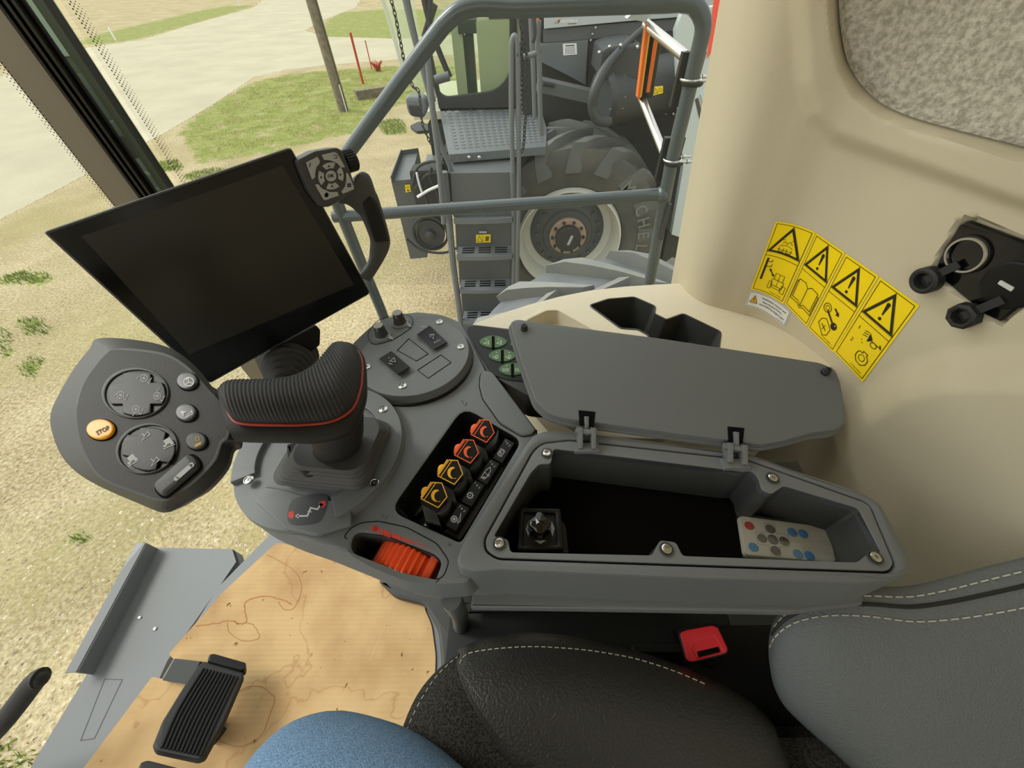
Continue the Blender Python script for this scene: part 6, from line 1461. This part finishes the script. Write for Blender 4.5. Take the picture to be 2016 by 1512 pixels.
# big rear side doors with the red reflective stripe
rp_ = panel('rear_door', [(1345, 20), (1440, 8), (1475, -70), (1560, -60), (1540, 330), (1430, 560), (1385, 520), (1352, 472), (1322, 462), (1345, 330), (1336, 200), (1330, 60)], 4.25, 'panel_silver', .08)
f_ = vy(4.25); mb = MB(); mb.prism(f_, f_.poly([(1409, -40), (1470, -40), (1456, 20), (1425, 68), (1391, 116), (1398, 60)]), h0=0, h1=.004); mb.build('red_stripe', 'reflector_red', rp_)
mb = MB(); mb.prism(f_, f_.poly([(1388, 283), (1401, 280), (1356, 474), (1343, 466)]), h0=0, h1=.01, b=.002); mb.build('door_gap', 'paint_charcoal', rp_)
mb = MB(); mb.prism(f_, f_.poly([(1378, 186), (1386, 178), (1408, 262), (1405, 274), (1392, 282), (1399, 272)]), h0=0, h1=.02, b=.003); mb.prism(f_, f_.poly([(1368, 196), (1374, 192), (1398, 280), (1388, 284)]), h0=0, h1=.006, b=.002, mi=1); mb.build('door_fold', ['panel_silver', 'steel_dark'], rp_)
for x, y in ((1413, 126), (1389, 210), (1401, 261), (1400, 291), (1384, 348), (1370, 408), (1364, 446)):
    mb = MB(); mb.lathe(f_.px(x, y), (0, -1, 0), [(.012, 0), (.01, .008), (0, .01)], 10); mb.build('door_bolt', 'steel', rp_)
mb = MB(); mb.prism(f_, f_.poly([(1320, 462), (1360, 474), (1440, 565), (1300, 560)]), h0=-1.2, h1=-.1); mb.build('under_frame', 'machine_dark', cmb)
# light box, pulley and hoses at the feeder on the left
fb = MB(); f1 = Py(771, 357, 4.25); FBt = hz(f1.z)
fb.prism(FBt, FBt.poly([(770, 356), (791, 300), (824, 295), (809, 353)]), h0=-.9, h1=0, b=.006)
feed = fb.build('feeder_box', 'paint_mid', cmb)
fp = FBt.up(-.0); mb = MB(); mb.bar(Pz(771, 354, f1.z + .03), Pz(791, 300, f1.z + .03), .01, .07); mb.bar(Pz(789, 301, f1.z + .02), Pz(824, 296, f1.z + .02), .01, .05); mb.build('box_lip', 'paint_mid', feed)
fv = Fr(f1 + Vector((0, -.004, 0)), (Pz(809, 353, f1.z) - Pz(770, 356, f1.z)).cross(Vector((0, 0, 1))))
if fv.n.dot(CAM - fv.co) < 0: fv = Fr(fv.co, -fv.n)
p = Print(onfr(fv), .003); p.grid([(797, 364), (807, 363), (809, 377), (799, 379)], 0, 1, 1, 1); p.circle((802, 368), 2.4, .8, 1, 3); p.fill([(801, 373), (806, 373), (806, 376), (801, 376)], 1, 3); p.circle((780, 366), 2, 0, 1, 1); p.build('box_sticker', ['sticker_yellow', 'ink_brown'], feed)
mb = MB(); f2 = hz(1.62); mb.prism(f2, f2.poly([(832, 352), (840, 303), (872, 305), (868, 345)]), h0=-.5, h1=0, b=.006); mb.build('side_cover', 'paint_grey', feed)
pc = Py(847, 462, 4.1); mb = MB(); mb.lathe(pc, (0, -1, 0), [(.135, -.05), (.16, -.05), (.16, .0), (.145, .0), (.145, -.02), (.05, -.02), (.05, .03), (.02, .04), (0, .04)], 36); mb.build('pulley', 'paint_dark', feed)
mb = MB(); mb.lathe(pc + Vector((0, .03, 0)), (0, -1, 0), [(.175, -.03), (.20, -.03), (.20, .02), (.175, .02)], 36); mb.box(pc + Vector((.05, .15, .4)), (.3, .2, .5), b=.03); mb.box(pc + Vector((.0, .2, -.1)), (.2, .3, .12), b=.03); mb.build('belt_guard', 'machine_dark', feed)
for q in ([(812, 365), (822, 330), (850, 318), (874, 322)], [(818, 372), (840, 345), (868, 340)], [(824, 345), (835, 380), (845, 410), (830, 420)], [(850, 330), (846, 350), (858, 372), (866, 400)], [(800, 470), (830, 492), (872, 498), (900, 488)]): trail('hose', q, 4.05, .014, 'machine_dark', par=feed)
trail('rod', [(822, 388), (845, 374), (874, 362)], 3.98, .014, 'gloss_white', par=feed); trail('rod', [(820, 340), (826, 365), (832, 382)], 3.98, .010, 'gloss_white', par=feed)
# far side running gear so that it stands on the ground
for x, y, r_, w_ in ((.6, 8.2, 1.06, .8), (4.6, 5.0, .75, .5), (4.6, 8.0, .75, .5)):
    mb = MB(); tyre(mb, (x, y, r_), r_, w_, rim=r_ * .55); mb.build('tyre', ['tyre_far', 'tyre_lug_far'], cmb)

# ------------------------------------------------------------------ roadside things
def gp(x, y): return Pz(x, y, 0)
def hfor(b, ytop):
    z = 0
    while z < 14 and proj(Vector((b.x, b.y, z)))[1] > ytop: z += .02
    return z
b = gp(677, 218); po = thing('utility_pole', 'weathered wooden utility pole at the edge of the grass verge', 'pole', b)
mb = MB(); mb.tube([b + Vector((0, 0, z)) for z in (0, 3, 6, 9)], [.155, .15, .14, .13], 16); mb.build('shaft', 'wood', po)
mb = MB(); mb.box(b + Vector((.12, -.09, .35)), (.03, .03, .7)); mb.build('ground_strip', 'white_paint', po)
mb = MB(); mb.tube([b + Vector((.14, -.06, 0)), b + Vector((.14, -.06, 8.5))], .015, 6); mb.build('conduit', 'steel_dark', po)
for (x, y, yt, lab) in ((715, 165, 65, 'thick red-brown stake, the taller one right of the utility pole'), (732, 136, 80, 'thin red stake farther right of the utility pole, leading to a wire')):
    b = gp(x, y); h_ = hfor(b, yt); mb = MB(); mb.tube([b, b + Vector((0, 0, h_))], .045 if yt == 65 else .022, 8); o = mb.build('stake', 'stake_red'); tag(o, lab, 'stake')
a, b = gp(703, 196), gp(768, 186); mb = MB(); mb.bar(a + Vector((0, 0, .13)), b + Vector((0, 0, .13)), .28, .26, bev=.02); o = mb.build('timber_beam', 'wood'); tag(o, 'grey squared timber lying in the grass behind the utility pole', 'timber')
for (x, y, yt, lab) in ((229, 80, 57, 'white marker post standing on the near end of the green wedge beyond the road'), (473, 13, -4, 'white marker post at the far end of the green wedge beyond the road')):
    b = gp(x, y); h_ = hfor(b, yt); mb = MB(); mb.tube([b, b + Vector((0, 0, h_))], .06, 8); mb.ball(b + Vector((0, 0, h_)), .06, 8); o = mb.build('marker_post', 'white_paint'); tag(o, lab, 'post')
b = gp(745, 140); mb = MB()
for k in range(60): a = R.uniform(0, 6.28); l = R.uniform(.1, .45); mb.tube([b + Vector((R.uniform(-.1, .1), R.uniform(-.1, .1), 0)), b + Vector((math.cos(a) * l * .6, math.sin(a) * l * .6, l * .8))], .012, 4)
o = mb.build('dead_weed', 'stake_red', smooth=False); tag(o, 'small clump of dry brown weed in the verge right of the red stakes', 'weed')
# parked car far across the road
b = gp(66, 24); car = thing('car', 'dark blue-grey parked car cut off by the top left corner', 'car', b)
d = Vector((-.9, .43, 0)).normalized(); sd = Vector((-d.y, d.x, 0)); up3 = Vector((0, 0, 1))
def cp_(l, w_, h_): return b + d * l + sd * w_ + up3 * h_
prof = [(-.55, .3), (-.62, .62), (-.50, .85), (.3, 1.0), (1.0, 1.45), (2.6, 1.48), (3.5, 1.05), (3.9, .95), (3.95, .35)]
mb = MB(); mb.rings([[cp_(l, w_, h_) for l, h_ in prof] for w_ in (-.88, .88)], cap0=True, cap1=True); cbd = mb.build('car_body', 'car_paint', car)
mb = MB(); 
for w_ in (-.885, .885): mb.add([cp_(.55, w_, 1.05), cp_(1.1, w_, 1.38), (cp_(2.5, w_, 1.38)), cp_(3.1, w_, 1.05)], [(0, 1, 2, 3)])
mb.build('side_glass', 'black_gloss', cbd)
for l in (.2, 3.1):
    for w_ in (-.8, .8): mb = MB(); mb.lathe(cp_(l, w_ - .1, .33), sd, [(0, 0), (.33, 0), (.33, .2), (0, .2)], 20); mb.lathe(cp_(l, w_ * 1.1 - .04, .33), sd, [(0, 0), (.2, 0), (.2, .08), (0, .08)], 16, 1); mb.build('wheel', ['rubber', 'steel_dark'], car)
# headliner of the cab, out of view, added to darken the interior
mb = MB(); mb.box((-.15, 0, 4.02), (1.75, 1.86, .08), b=.02); o = mb.build('ceiling', 'beige_shelf'); tag(o, kind='structure')

# unseen left wall of the cab, added to block light from behind the camera
mb = MB(); mb.box((-.10, -.95, (ZF + 3.05) / 2), (1.8, .05, 3.05 - ZF), b=.005); mb.box((-.15, -.95, 3.92), (1.75, .06, .14), b=.01); mb.box((.60, -.95, 3.5), (.30, .06, .94), b=.01)
o = mb.build('wall_left_blocker', 'beige'); tag(o, kind='structure')
